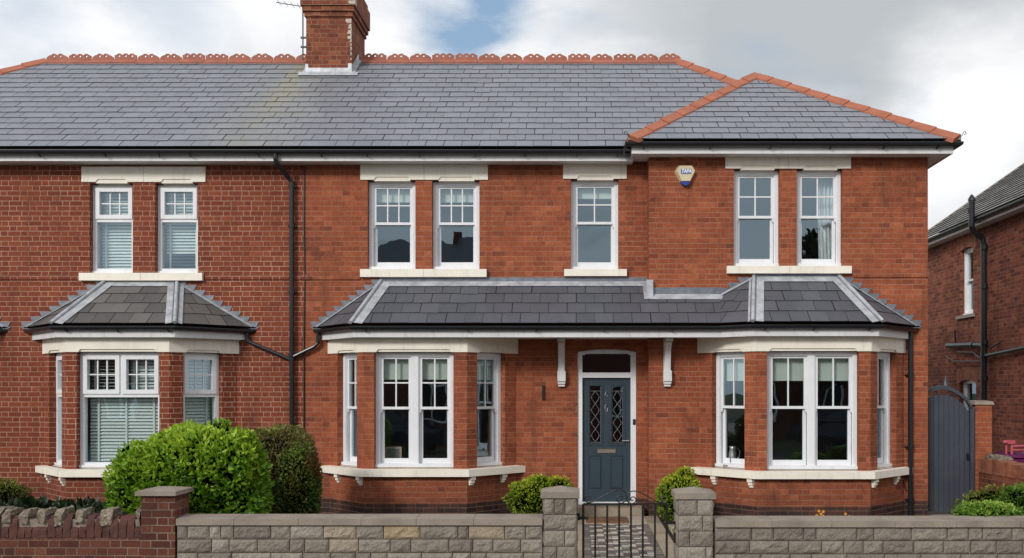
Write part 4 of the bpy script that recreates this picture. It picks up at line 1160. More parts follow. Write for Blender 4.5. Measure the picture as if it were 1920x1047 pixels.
# ------------------------------------------------------------------ ground, path, garden
def sheet(name, pts, mat, z, label=None):
    mb = MB(); mb.poly([(x, y, z) for x, y in pts]); o = mb.build(name, mat); o['kind'] = 'structure'
    return o
sheet('ground', [(-400, -400), (400, -400), (400, 400), (-400, 400)], GRASSG, -.02)
sheet('pavement', [(-40, -8.0), (40, -8.0), (40, -5.0), (-40, -5.0)], PAVE, 0.0)
sheet('road', [(-60, -17.5), (60, -17.5), (60, -8.1), (-60, -8.1)], speck("asphalt", (.035, .035, .037), (.075, .075, .078), 40), -.012)
mb = MB(); mb.box(-40, 40, -8.12, -8.0, -.1, .004); tag(mb.build('kerb', COPING), kind='structure')
def slabbox(name, x0, x1, y0, y1, z0, z1, mat, bevel=.008):
    mb = MB(); mb.box(x0, x1, y0, y1, z0, z1); o = mb.build(name, mat, bevel=bevel); o['kind'] = 'structure'; return o
slabbox('garden_soil', -12.7, -.12, -4.95, .02, -.1, .10, SOIL); slabbox('garden_soil', 1.32, 5.45, -4.95, .02, -.1, .10, SOIL)
slabbox('side_path', 5.45, 6.3, -3.2, 8.0, -.1, .115, COPING)
slabbox('path_edging', -.12, .075, -5.3, -.40, -.1, .148, FLAG); slabbox('path_edging', 1.02, 1.22, -5.3, -.40, -.1, .152, FLAG)
# gravel strip with a dark timber edge
tag(slabbox('gravel_strip', 1.26, 1.62, -4.9, -.75, -.1, .125, GRAVEL), kind='structure')
slabbox('path_kerb', 1.222, 1.262, -5.0, -.75, -.1, .165, SOIL)
# tiled path: rows of pale and dark tiles
mt = NT("path_tiles")
mt.bsdf(mt.mix(mt.maprange(mt.noise(30, detail=5), .35, .7, 0, .5), mt.ramp(mt.colr(), [(0, (.085, .076, .070)), (.3, (.17, .15, .135)), (.55, (.50, .43, .36)), (1, (.66, .59, .50))]), (.20, .17, .15)), .75, 0, mt.bump(mt.noise(60), .4, .004), .3)
mb = MB(); rnd = random.Random(4); ts = .098; nx_ = 10; x0_ = .078
mb.box(x0_, 1.018, -5.3, -.4, -.1, .139, .25)
y = -5.28; r_ = 0
while y < -1.26:
    d_ = .105
    for i in range(nx_):
        x = x0_ + i * .094
        edge = i in (0, nx_ - 1)
        light = (not edge) and ((i + (r_ // 1)) % 4 in (1, 2)) if r_ % 2 == 0 else (not edge and (i % 4 in (0, 1, 2)) and rnd.random() < .35)
        light = (not edge) and (((i + 2 * ((r_ // 2) % 2)) % 4) in (1, 2)) if (r_ % 2 == 0) else ((not edge) and i % 4 == (0 if (r_ // 2) % 2 else 2) and rnd.random() < .8)
        c = rnd.uniform(.62, 1) if light else rnd.uniform(0, .38)
        hz = rnd.uniform(0, .003)
        q = [(x + .003, y + .003), (x + .091, y + .003), (x + .091, y + d_ - .003), (x + .003, y + d_ - .003)]
        mb.poly([(a, b, .1435 + hz) for a, b in q], c)
    y += d_; r_ += 1
mb.box(x0_, 1.018, -1.20, -.4, .139, .147, .55)
PT = mb.build('tiled_path', mt.m); PT['kind'] = 'structure'
# door mat
mb = MB(); mb.box(.13, .75, -1.15, -.55, .148, .166)
mm = NT("coir"); mm.bsdf(mm.ramp(mm.noise(22, detail=5, rough=.8), [(.35, (.02, .014, .01)), (.5, (.16, .075, .035)), (.62, (.30, .16, .07)), (.75, (.08, .06, .05))]), .95, 0, mm.bump(mm.noise(120), .8, .01))
tag(mb.build('doormat', mm.m, loc=(.44, -.85, .148), bevel=.005), "worn brown coir doormat lying below the front door step", 'doormat')

# ------------------------------------------------------------------ stone front walls
def rock_face(mb, p0, t, x0, x1, z0, z1, cmax=.8, course=.137, seed=0, wmin=.19, wmax=.42, tan=.07, bulge=.022, widths=None):
    rnd = random.Random(seed); F = frame_fn(p0, t, 0)
    nrow = max(1, round((z1 - z0) / course)); ch_ = (z1 - z0) / nrow
    for r_ in range(nrow):
        zt = z1 - r_ * ch_; zb = zt - ch_; x = x0; k = 0
        ws = widths[r_ % len(widths)] if widths else None
        while x < x1 - .01:
            w_ = (ws[k % len(ws)] * (x1 - x0)) if ws else rnd.uniform(wmin, wmax) * (.55 if rnd.random() < .22 else 1)
            if x + w_ > x1 - (.09 if not ws else .01): w_ = x1 - x
            a, b = x + .004, x + w_ - .004; nx = max(4, int((b - a) / .022)); nz = 6; k += 1
            c = rnd.uniform(0, cmax)
            if rnd.random() < tan: c = rnd.uniform(.92, 1)
            so_ = V((rnd.uniform(0, 90), rnd.uniform(0, 90), 0)); bb = bulge * rnd.uniform(.7, 1.3)
            tilt = rnd.uniform(-.35, .35); G = []
            for j in range(nz + 1):
                row = []
                for i in range(nx + 1):
                    fu = i / nx; fv = j / nz
                    e = min(fu * nx, (1 - fu) * nx, fv * nz, (1 - fv) * nz)
                    u = a + (b - a) * fu; z = zb + .004 + (ch_ - .008) * fv
                    q = V((u * 14, z * 16, 0)) + so_
                    d = 0 if e < .5 else bb * (.55 + .9 * noise.noise(q) + .45 * noise.noise(q * 2.7) + tilt * (fu - .5)) * (.72 if e < 1.5 else 1.0) + .006
                    row.append(F(u, max(d, -.002), z))
                G.append(row)
            for j in range(nz):
                for i in range(nx):
                    mb.poly([G[j][i], G[j][i + 1], G[j + 1][i + 1], G[j + 1][i]], c)
            # sides of the block
            for j in range(nz):
                mb.poly([F(a, -.03, zb + .004 + (ch_ - .008) * j / nz), G[j][0], G[j + 1][0], F(a, -.03, zb + .004 + (ch_ - .008) * (j + 1) / nz)], c)
            mb.poly([F(a, -.012, zb + .004), F(b, -.012, zb + .004), G[0][-1], G[0][0]], c * .6)
            mb.poly([G[-1][0], G[-1][-1], F(b, -.012, zt - .004), F(a, -.012, zt - .004)], c)
            x += w_
YF = -5.2
MORT = simple("stone_mortar", (.14, .12, .10), .95, .15, 20, bump=.4)
def stone_wall(x0, x1, ztop, lab, seed):
    t_ = thing('garden_wall', ((x0 + x1) / 2, YF + .1, 0), lab, 'garden wall')
    mb = MB(); mb.box(x0, x1, YF + .012, YF + .2, -.1, ztop - .075); core = mb.build('mortar_core', MORT, t_)
    mb = MB(); rock_face(mb, (0, YF), (1, 0), x0, x1, 0.0, ztop - .078, seed=seed, tan=.10 if x0 < 0 else .0, cmax=.8 if x0 < 0 else .45); mb.build('stone_blocks', BLOCK, t_)
    x = x0; rnd = random.Random(seed + 5)
    while x < x1 - .01:
        w_ = min(rnd.uniform(.56, .66), x1 - x)
        if x1 - x - w_ < .2: w_ = x1 - x
        mb = MB(); j = rnd.uniform(-.003, .003)
        mb.hexa([(x + .002, YF - .035 + j, ztop - .072), (x + w_ - .002, YF - .035 + j, ztop - .072), (x + w_ - .002, YF + .24, ztop - .072), (x + .002, YF + .24, ztop - .072),
                 (x + .002, YF - .035 + j, ztop - .008), (x + w_ - .002, YF - .035 + j, ztop - .008), (x + w_ - .002, YF + .24, ztop + .01), (x + .002, YF + .24, ztop + .01)])
        mb.build('coping_stone', COPE, t_, bevel=.008); x += w_
    return t_
stone_wall(-4.085, -.352, .775, "rock-faced grey stone wall with flat coping, left of the iron gate", 31)
stone_wall(1.408, 6.6, .755, "rock-faced grey stone wall with flat coping, right of the iron gate", 77)
def stone_pier(x0, x1, zt, lab, seed, widths):
    t_ = thing('gate_pier', ((x0 + x1) / 2, YF + .17, 0), lab, 'gate pier'); d_ = .36; y0 = YF - .012
    mb = MB(); mb.box(x0 + .012, x1 - .012, y0 + .012, y0 + d_, -.1, zt - .11); mb.build('mortar_core', MORT, t_)
    mb = MB(); rock_face(mb, (0, y0), (1, 0), x0 + .01, x1 - .01, .0, zt - .115, course=.158, seed=seed, widths=widths, bulge=.02, tan=0)
    rock_face(mb, (x0 + .01, y0 + d_), (0, -1), 0, d_, 0, zt - .115, course=.158, seed=seed + 1, widths=[[1], [.5, .5]], bulge=.012, tan=0)
    rock_face(mb, (x1 - .01, y0), (0, 1), 0, d_, 0, zt - .115, course=.158, seed=seed + 2, widths=[[1], [.5, .5]], bulge=.012, tan=0)
    mb.build('stone_blocks', BLOCK, t_)
    mb = MB(); e = .022; cx, cy = (x0 + x1) / 2, y0 + d_ / 2
    B_ = [(x0 - e, y0 - e), (x1 + e, y0 - e), (x1 + e, y0 + d_ + e), (x0 - e, y0 + d_ + e)]
    lo = [V((x, y, zt - .11)) for x, y in B_]; hi = [V((x, y, zt - .048)) for x, y in B_]; ap_ = V((cx, cy, zt))
    mb.poly(lo[::-1])
    for i in range(4):
        j = (i + 1) % 4; mb.poly([lo[i], lo[j], hi[j], hi[i]]); mb.poly([hi[i], hi[j], ap_])
    mb.build('pier_cap', COPE, t_, bevel=.008)
    return t_
stone_pier(-.350, .004, 1.088, "square rock-faced stone pier with low pyramid cap, on the left of the iron gate", 5, [[.32, .33, .35], [1], [.64, .36], [.4, .6]])
stone_pier(1.02, 1.395, 1.078, "square rock-faced stone pier with low pyramid cap, on the right of the iron gate", 9, [[.55, .45], [.7, .3], [.33, .67], [.8, .2]])

# brick pier and brick wall in front of the left house
bp = thing('brick_pier', (-4.28, YF + .17, 0), "maroon brick pier with grey concrete cap between the toothed brick wall and the stone wall", 'pier')
x0, x1, y0 = pxw(266, YF), pxw(329, YF), YF - .015
mb = MB(); mb.box(x0, x1, y0, y0 + .36, -.1, 1.005); mb.build('pier_bricks', B_GARDEN, bp)
mb = MB(); e = .045; zt = 1.078; cx, cy = (x0 + x1) / 2, y0 + .18
lo = [V((x0 - e, y0 - e, 1.005)), V((x1 + e * .6, y0 - e, 1.005)), V((x1 + e * .6, y0 + .36 + e, 1.005)), V((x0 - e, y0 + .36 + e, 1.005))]; hi = [p + Z * .045 for p in lo]
top_ = [V((x0 + .1, cy - .03, zt)), V((x1 - .1, cy - .03, zt)), V((x1 - .1, cy + .03, zt)), V((x0 + .1, cy + .03, zt))]
mb.poly(lo[::-1]); mb.poly(top_)
for i in range(4):
    j = (i + 1) % 4; mb.poly([lo[i], lo[j], hi[j], hi[i]]); mb.poly([hi[i], hi[j], top_[j], top_[i]])
mb.build('pier_cap', COPE, bp, bevel=.01)
tw = thing('toothed_wall', (-6.2, YF + .1, 0), "old maroon brick wall topped with upright bricks and rough stone teeth", 'garden wall')
xa, xb = -8.6, pxw(264.5, YF)
mb = MB(); mb.box(xa, xb, YF + .01, YF + .22, -.1, .57); mb.build('wall_bricks', B_GARDEN, tw)
SOLD = simple("soldier_brick", (.088, .033, .025), .9, .28, 9, bump=.5, dirt=.5, dirtcol=(.06, .03, .025))
MOR2 = simple("old_mortar", (.26, .21, .17), .95, .2, 20, bump=.5)
mb = MB(); mb.box(xa, xb, YF + .024, YF + .20, .57, .755); mb.build('mortar_bed', MOR2, tw)
teeth = [(-18, 0), (3, 18), (36, 52), (68, 84), (100, 116), (140, 156), (188, 209), (254, 264)]
teeth = [(pxw(a, YF), pxw(b, YF)) for a, b in teeth]
k = 1
while teeth[0][0] > xa + .4: teeth.insert(0, (teeth[0][0] - .185, teeth[0][1] - .185))
def rough_block(mb, x0, x1, y0, y1, z0, z1, j, seed, slope=0, c=.5):
    rnd = random.Random(seed); n = 5; P = {}
    def pt(i, jj, k_):
        fx, fy, fz = i / n, jj / n, k_ / n; x = x0 + (x1 - x0) * fx; y = y0 + (y1 - y0) * fy; z = z0 + (z1 - z0) * fz
        rd = .35
        # round the crown over
        if fz > .6: q = (fz - .6) / .4; y += (y1 - y0) * .22 * q * q * (1 if fy < .5 else -.2); 
        x += slope * (z - z0)
        v = V((x, y, z)); d = V((noise.noise(v * 23 + V((seed, 0, 0))), noise.noise(v * 23 + V((0, seed, 5))), noise.noise(v * 23 + V((9, 0, seed))))) * j
        return v + d
    def g(f):
        for a in range(n):
            for b in range(n): mb.poly([f(a, b), f(a + 1, b), f(a + 1, b + 1), f(a, b + 1)], c)
    g(lambda a, b: pt(a, 0, b)); g(lambda a, b: pt(n - a, n, b)); g(lambda a, b: pt(n, a, b)); g(lambda a, b: pt(0, n - a, b)); g(lambda a, b: pt(a, b, n)); g(lambda a, b: pt(a, n - b, 0))
for i, (a, b) in enumerate(teeth):
    mb = MB(); zl = .705 + random.uniform(-.02, .015)
    rough_block(mb, a + .004, b - .004, YF - .006, YF + .25, zl, .862 + random.uniform(-.01, .01), .022, i + 3, slope=random.uniform(-.02, .09)); mb.build('stone_tooth', COBBLE, tw, fixn=True)
x = xa; i = 0; rnd = random.Random(12)
mb = MB()
while x < xb - .03:
    w_ = rnd.uniform(.072, .088); over = any(a - .02 < x + w_ / 2 < b + .02 for a, b in teeth)
    zt = .70 if over else .795 + rnd.uniform(-.012, .008)
    rough_block(mb, x + .004, min(x + w_ - .005, xb), YF + .004, YF + .215, .573, zt, .008, i + 50, slope=rnd.uniform(-.03, .05)); x += w_; i += 1
mb.build('soldier_course', SOLD, tw, fixn=True)

# ------------------------------------------------------------------ iron gate
gt = thing('iron_gate', (.49, -5.06, .05), "low black wrought iron garden gate with two scrolls along the top rail", 'gate')
YG = -5.06
def gp(x, y):   # measured on an enlargement of the gate
    px = 1080 + x / 7.123; py = 900 + y / 7.123; return V((pxw(px, YG), YG, 2.1 + (728 - py) * (15 + YG) / 1800.))
for x in (98, 257, 418, 577, 735, 892, 1055):
    p = gp(x, 322); mb = MB(); mb.tube([(p.x, YG, .06), (p.x, YG, p.z - .002)], .0105 if x > 98 else .012, 8); mb.build('gate_bar', IRON, gt)
p = gp(1212, 322); mb = MB(); mb.box(p.x - .011, p.x + .011, YG - .011, YG + .011, .05, p.z); mb.build('gate_stile', IRON, gt)
mb = MB(); a = gp(98, 322); b = gp(1222, 322); mb.box(a.x, b.x, YG - .010, YG + .010, a.z - .007, a.z + .008); mb.build('top_rail', IRON, gt)
mb = MB(); a = gp(98, 349); mb.box(a.x, gp(800, 0).x, YG - .004, YG + .004, a.z - .003, a.z + .003); mb.build('second_rail', IRON, gt)
mb = MB(); mb.box(a.x, b.x, YG - .008, YG + .008, .13, .142); mb.build('bottom_rail', IRON, gt)
def spiral(cx, cy, r0, r1, a0, a1, n=22):
    return [gp(cx + (r0 + (r1 - r0) * i / n) * math.cos(R(a0 + (a1 - a0) * i / n)), cy + (r0 + (r1 - r0) * i / n) * math.sin(R(a0 + (a1 - a0) * i / n))) for i in range(n + 1)]
sc = spiral(165, 252, 8, 55, 560, 80) + [gp(x, y) for x, y in ((235, 290), (330, 235), (430, 180), (510, 145))] + spiral(575, 222, 90, 100, -105, 20, 8) + spiral(598, 250, 68, 62, 20, 90, 5) + spiral(598, 250, 60, 10, 100, 480)
mb = MB(); mb.tube(sc, .0065, 6); mb.build('scroll', IRON, gt)
sc = spiral(1155, 255, 8, 52, -380, 100) + [gp(x, y) for x, y in ((1105, 300), (1030, 262), (930, 205), (850, 163))] + spiral(770, 245, 96, 92, -65, -190, 10) + spiral(752, 258, 70, 60, 165, 90, 5) + spiral(758, 262, 52, 8, 85, -330)
mb = MB(); mb.tube(sc, .0065, 6); mb.build('scroll', IRON, gt)
mb = MB(); mb.box(1.0, 1.03, YG - .03, YG + .03, .50, .60); mb.box(gp(1212, 0).x, 1.02, YG - .012, YG + .012, gp(0, 585).z - .006, gp(0, 585).z + .024); mb.build('hinge', IRON, gt, bevel=.004)
mb = MB(); z_ = gp(0, 510).z; mb.box(-.01, .03, YG - .03, YG + .03, z_ - .02, z_ + .05); mb.box(.02, gp(165, 0).x, YG - .018, YG + .012, z_ - .014, z_ + .014); mb.build('latch', IRON, gt, bevel=.006)

# ------------------------------------------------------------------ side gate, pillar, low wall
sg_ = thing('side_gate', (5.8, .05, .12), "tall dark grey boarded side gate with arched top beside the house corner", 'gate')
YS = .0
def sX(px): return pxw(px, YS)
def sZ(py): return 2.1 + (728 - py) * (15 + YS) / 1800.
def arch(x, pts):
    for (a, za), (b, zb) in zip(pts, pts[1:]):
        if a <= x <= b:
            f = (x - a) / (b - a); return za + (zb - za) * f
    return pts[-1][1] if x > pts[-1][0] else pts[0][1]
tb = [(sX(1738), sZ(747)), (sX(1750), sZ(742.5)), (sX(1766), sZ(740)), (sX(1780), sZ(742)), (sX(1795), sZ(749)), (sX(1808), sZ(760)), (sX(1818), sZ(775))]
nb = 8; xa, xb = sX(1741), sX(1818)
for i in range(nb):
    a = xa + (xb - xa) * i / nb + .003; b = xa + (xb - xa) * (i + 1) / nb - .003; mb = MB(); y0 = YS + random.uniform(0, .003)
    lo = [(a, y0, .17), (b, y0, .17), (b, y0 + .022, .17), (a, y0 + .022, .17)]
    za, zb = arch(a, tb), arch(b, tb)
    mb.hexa(lo + [(a, y0, za), (b, y0, zb), (b, y0 + .022, zb), (a, y0 + .022, za)]); mb.build('gate_board', GREYP, sg_, bevel=.004)
ta = [(sX(1738), sZ(732)), (sX(1750), sZ(725.5)), (sX(1766), sZ(722.5)), (sX(1782), sZ(726)), (sX(1798), sZ(735)), (sX(1812), sZ(746)), (sX(1822), sZ(762))]
mb = MB()
for (a, za), (b, zb) in zip(ta, ta[1:]):
    mb.hexa([(a, YS - .03, za - .06), (b, YS - .03, zb - .06), (b, YS + .04, zb - .06), (a, YS + .04, za - .06), (a, YS - .03, za), (b, YS - .03, zb), (b, YS + .04, zb), (a, YS + .04, za)])
mb.build('arch_frame', GREYP, sg_)
mb = MB(); mb.box(xb + .004, xb + .065, YS - .03, YS + .05, .12, sZ(764)); mb.build('gate_post', GREYP, sg_, bevel=.005)
mb = MB(); mb.box(xb - .05, xb - .02, YS - .03, YS, .98, 1.08); mb.tube([(xb - .035, YS - .03, 1.05), (xb - .035, YS - .06, 1.05), (xb - .035, YS - .06, 1.0)], .008, 6); mb.build('gate_latch', IRON, sg_)
mb = MB(); fx = sX(1773); mb.tube([(fx, YS + .01, sZ(724)), (fx, YS + .01, sZ(716)), (fx, YS + .01, sZ(712)), (fx, YS + .01, sZ(705))], [.05, .035, .018, .008], 8); mb.build('finial', GREYP, sg_)
pl = thing('brick_pillar', (6.35, .1, .1), "narrow brick pillar with stone cap at the right edge of the side gate", 'pillar')
px0, px1 = sX(1828), sX(1859)
mb = MB(); mb.box(px0, px1, YS - .02, YS + .24, 0, sZ(759)); mb.build('pillar_bricks', B_RIGHT, pl)
mb = MB(); a, b, z_ = px0 - .03, px1 + .03, sZ(759)
mb.hexa([(a, YS - .05, z_), (b, YS - .05, z_), (b, YS + .27, z_), (a, YS + .27, z_), (a + .02, YS - .03, z_ + .05), (b - .02, YS - .03, z_ + .05), (b - .02, YS + .25, z_ + .065), (a + .02, YS + .25, z_ + .065)])
mb.build('pillar_cap', COPE, pl, bevel=.008)
lw_ = thing('low_brick_wall', (6.4, -2, 0), "low curving red brick wall with upright brick top running forward from the pillar", 'garden wall')
LW = [(6.27, -.02), (6.29, -.45), (6.34, -.9), (6.42, -1.4), (6.52, -2.1), (6.62, -3.2), (6.68, -5.0)]
def strip(mb, path, off, z0, z1, ztopf=None, w_=.22):
    acc = 0
    for (a, b) in zip(path, path[1:]):
        L_ = math.dist(a, b); za = z1 if ztopf is None else ztopf(acc); zb = z1 if ztopf is None else ztopf(acc + L_)
        mb.poly([(b[0] - off, b[1], z0), (b[0] - off, b[1], zb), (a[0] - off, a[1], za), (a[0] - off, a[1], z0)][::-1], uv=[(acc, za), (acc, z0)][::-1] and [(acc, z0), (acc, za), (acc + L_, zb), (acc + L_, z0)])
        mb.poly([(a[0] - off, a[1], za), (b[0] - off, b[1], zb), (b[0] + w_, b[1], zb), (a[0] + w_, a[1], za)])
        mb.poly([(a[0] + w_, a[1], z0), (a[0] + w_, a[1], za), (b[0] + w_, b[1], zb), (b[0] + w_, b[1], z0)])
        acc += L_
mb = MB(); strip(mb, LW, 0, 0, .79); mb.build('wall_bricks', B_FAR, lw_)
mb = MB(); s0 = 0
sub = []
for a, b in zip(LW, LW[1:]):
    n = max(1, int(math.dist(a, b) / .08)); sub += [(a[0] + (b[0] - a[0]) * i / n, a[1] + (b[1] - a[1]) * i / n) for i in range(n)]
for i, (a, b) in enumerate(zip(sub, sub[1:])):
    z1_ = .995 + .015 * math.sin(i * .35) + random.uniform(-.006, .006); c = random.uniform(0, 1); e = .004; j = random.uniform(0, .006)
    mb.hexa([(a[0] - .01 - j, a[1] - e, .792), (b[0] - .01 - j, b[1] + e, .792), (b[0] + .22, b[1] + e, .792), (a[0] + .22, a[1] - e, .792),
             (a[0] - .01 - j, a[1] - e, z1_), (b[0] - .01 - j, b[1] + e, z1_), (b[0] + .22, b[1] + e, z1_), (a[0] + .22, a[1] - e, z1_)], c)
ms = NT("soldier_red"); ms.bsdf(ms.mix(ms.maprange(ms.noise(9, detail=5), .4, .7, 0, .5), ms.ramp(ms.colr(), [(0, (.16, .045, .025)), (1, (.30, .10, .05))]), (.36, .19, .11)), .9, 0, ms.bump(ms.noise(80), .5, .005))
mb.build('soldier_course', ms.m, lw_, fixn=True)
sb = thing('rubble', (6.5, .4, 1.0), "small heap of pale stones lying on top of the low brick wall beside the pillar", 'stones')
for i, (x, y, s_) in enumerate(((6.42, -.25, .075), (6.47, -.42, .07), (6.40, -.50, .05))):
    mb = MB(); rough_block(mb, x - s_ * 1.3, x + s_ * 1.3, y - s_ * 1.5, y + s_ * 1.5, .99, .99 + s_ * 1.1, .03, 90 + i); mb.build('stone', COBBLE, sb, fixn=True)

# purple tub with pink stand behind the low wall
tub = thing('plastic_tub', (7.15, .6, .1), "purple plastic tub with flared rim standing behind the low brick wall", 'tub')
PUR = simple("purple_plastic", (.13, .015, .085), .35, .1, 4); PNK = simple("pink_plastic", (.48, .09, .12), .4, .08, 4)
mb = MB(); tx_, ty_ = 7.12, .5
rings = [(.30, .12), (.36, .55), (.40, .98), (.47, 1.0), (.47, 1.035), (.38, 1.05), (.34, 1.02)]
for (ra, za), (rb, zb) in zip(rings, rings[1:]):
    for k in range(24):
        a0_, a1_ = 2 * math.pi * k / 24, 2 * math.pi * (k + 1) / 24
        mb.poly([(tx_ + ra * math.cos(a0_), ty_ + ra * .8 * math.sin(a0_), za), (tx_ + ra * math.cos(a1_), ty_ + ra * .8 * math.sin(a1_), za), (tx_ + rb * math.cos(a1_), ty_ + rb * .8 * math.sin(a1_), zb), (tx_ + rb * math.cos(a0_), ty_ + rb * .8 * math.sin(a0_), zb)])
mb.build('bowl', PUR, tub, smooth=True)
mb = MB(); mb.poly([(tx_ + .36 * math.cos(2 * math.pi * k / 24), ty_ + .29 * math.sin(2 * math.pi * k / 24), 1.022) for k in range(24)]); mb.build('lid', simple("violet_plastic", (.10, .05, .22), .3), tub)
st_ = thing('pink_toy', (7.1, .5, 1.03), "bright pink plastic stand with crossbars standing on the purple tub", 'toy')
mb = MB(); zz = 1.03
mb.tube([(6.93, .5, zz), (6.93, .5, 1.22)], .018, 8); mb.tube([(7.02, .5, zz), (7.02, .5, 1.24)], .022, 8); mb.build('post', PNK, st_)
mb = MB(); mb.box(6.90, 7.06, .46, .54, 1.20, 1.26); mb.tube([(6.86, .46, 1.23), (6.93, .46, 1.23)], .028, 10); mb.build('head', PNK, st_, bevel=.012)
mb = MB(); mb.tube([(7.02, .5, 1.16), (7.4, .5, 1.17)], .02, 8); mb.tube([(7.02, .5, 1.10), (7.4, .5, 1.10)], .014, 8); mb.build('crossbar', PNK, st_)

# ------------------------------------------------------------------ neighbouring house on the right
nh_ = thing('brick_house', (11.5, 4, .0), "brown-red brick house at the far right seen side on, with black soil pipes", 'house')
NX = 8.5; NY0, NY1 = -1.2, 8.7; NZ = 5.62
mb = MB()
# side wall faces -X; panel runs from far to near so that its outward normal is -X
wins = [(6.30, 5.60, 3.70, 5.17), (6.35, 5.45, .9, 2.30)]
wall_panel(mb, (NX, NY1), (NX, NY0), -.1, NZ, [(NY1 - a, NY1 - b, c, d) for a, b, c, d in wins], depth=.10)
mb.poly([(NX, NY0, -.1), (15, NY0, -.1), (15, NY0, NZ), (11.75, NY0, NZ + 3.25 * .70), (NX, NY0, NZ)]); mb.poly([(NX, NY1, -.1), (NX, NY1, NZ), (11.75, NY1, NZ + 3.25 * .70), (15, NY1, NZ), (15, NY1, -.1)])
mb.poly([(15, NY0, -.1), (15, NY1, -.1), (15, NY1, NZ), (15, NY0, NZ)])
NW = mb.build('wall', B_FAR, nh_)
mb = MB(); ev = 8.2; e_z = NZ; ry = .70
slates(mb, [(ev, NY0 - .1, e_z), (ev, NY1 + .12, e_z), (11.75, NY1 + .12, e_z + (11.75 - ev) * ry), (11.75, NY0 - .1, e_z + (11.75 - ev) * ry)], .21, .27, thick=.022, seed=61, rough=.6)
mb.poly([(15.3, NY0 - .1, e_z), (15.3, NY1 + .12, e_z), (11.75, NY1 + .12, e_z + (11.75 - ev) * ry), (11.75, NY0 - .1, e_z + (11.75 - ev) * ry)])
NR = mb.build('roof', SLATE_F, nh_)
mb = MB(); mb.bar((ev, NY1 + .12, e_z + .01), (11.75, NY1 + .12, e_z + (11.75 - ev) * ry + .01), .07, .06); mb.build('verge', COPING, NR)
mb = MB(); mb.box(ev + .055, ev + .08, NY0, NY1 + .1, e_z - .16, e_z - .02); mb.box(ev + .081, NX, NY0, NY1 + .1, e_z - .16, e_z - .14); mb.build('fascia', FASC, nh_)
gutter(nh_, [(ev, NY1 + .1), (ev, NY0)], e_z - .05, .055)
Ppipe = [(8.12, 4.75, 5.95), (8.12, 4.75, 5.42), (8.16, 4.77, 5.34), (8.36, 4.8, 5.18), (8.39, 4.8, 5.05), (8.39, 4.8, .1)]
mb = MB(); mb.tube(Ppipe, .06, 14)
for z_ in (5.75, 5.0, 4.2, 3.05, 2.78, 2.3, 1.4): mb.tube([(Ppipe[0][0] if z_ > 5.5 else 8.39, 4.78, z_ - .05), (Ppipe[0][0] if z_ > 5.5 else 8.39, 4.78, z_ + .05)], .075, 14)
mb.tube([(8.12, 4.75, 5.95), (8.12, 4.75, 6.0), (8.12, 4.75, 6.08)], [.075, .07, .02], 10); mb.build('soil_pipe', BLACK, nh_)
mb = MB(); mb.tube([(8.39, 4.8, 2.98), (8.39, 5.4, 3.02), (8.39, 6.75, 3.06), (8.48, 6.85, 3.06)], .055, 12); mb.tube([(8.39, 5.3, 3.01), (8.39, 5.45, 3.02)], .068, 12)
mb.tube([(8.45, 6.45, 3.1), (8.42, 6.4, 3.4)], .02, 8); mb.build('waste_pipe', BLACK, nh_)
mb = MB(); mb.tube([(8.39, 4.75, 2.76), (8.41, 3.0, 2.86), (8.42, -.5, 3.05)], .042, 12); mb.tube([(8.40, 4.5, 2.92), (8.46, 4.2, 3.02)], .018, 8); mb.build('waste_pipe', BLACK, nh_)
mb = MB(); mb.tube([(8.40, 5.0, 2.72), (8.42, 5.4, 2.86), (8.44, 6.3, 2.90)], .018, 8); mb.tube([(8.40, 5.0, 2.66), (8.44, 6.5, 2.70), (8.46, 6.9, 2.80), (8.49, 7.0, 2.84)], .016, 8); mb.build('overflow_pipe', simple("grey_pipe", (.08, .075, .075), .5), nh_)
for i, (a, b, c, d) in enumerate(wins):
    sash_window(nh_, (NX, a), (0, -1), a - b, c, d, cols=1, rows=1, inward=.09, curtain=[(.35, 1, .35, 1)] if i == 0 else None)
mb = MB(); mb.box(NX - .05, NX + .08, 5.5, 6.42, 3.63, 3.695); mb.build('window_sill', COPING, nh_)
mb = MB()
for k in range(12):
    f0, f1 = k / 12, (k + 1) / 12; ya = 6.45 - 1.1 * f0; yb_ = 6.45 - 1.1 * f1
    r0 = .10 * (1 - (2 * f0 - 1) ** 2); r1 = .10 * (1 - (2 * f1 - 1) ** 2)
    mb.hexa([(NX - .006, ya, 2.18 + r0), (NX - .006, yb_ + .01, 2.18 + r1), (NX + .1, yb_ + .01, 2.18 + r1), (NX + .1, ya, 2.18 + r0), (NX - .006, ya, 2.50 + r0 * .6), (NX - .006, yb_ + .01, 2.50 + r1 * .6), (NX + .1, yb_ + .01, 2.50 + r1 * .6), (NX + .1, ya, 2.50 + r0 * .6)], random.random())
mb.build('window_arch', ms.m, nh_, fixn=True)
mb = MB()
for k in range(12):
    f0, f1 = k / 12, (k + 1) / 12; ya = 6.42 - .95 * f0; yb_ = 6.42 - .95 * f1
    mb.hexa([(NX - .004, ya, 5.10 + .07 * (1 - (2 * f0 - 1) ** 2)), (NX - .004, yb_ + .008, 5.10 + .07 * (1 - (2 * f1 - 1) ** 2)), (NX + .1, yb_ + .008, 5.10 + .07 * (1 - (2 * f1 - 1) ** 2)), (NX + .1, ya, 5.10 + .07 * (1 - (2 * f0 - 1) ** 2)), (NX - .004, ya, 5.44), (NX - .004, yb_ + .008, 5.44), (NX + .1, yb_ + .008, 5.44), (NX + .1, ya, 5.44)], random.random())
mb.build('window_arch', ms.m, nh_, fixn=True)
sheet('yard', [(6.3, -6), (30, -6), (30, 10), (6.3, 10)], PAVE, .10)

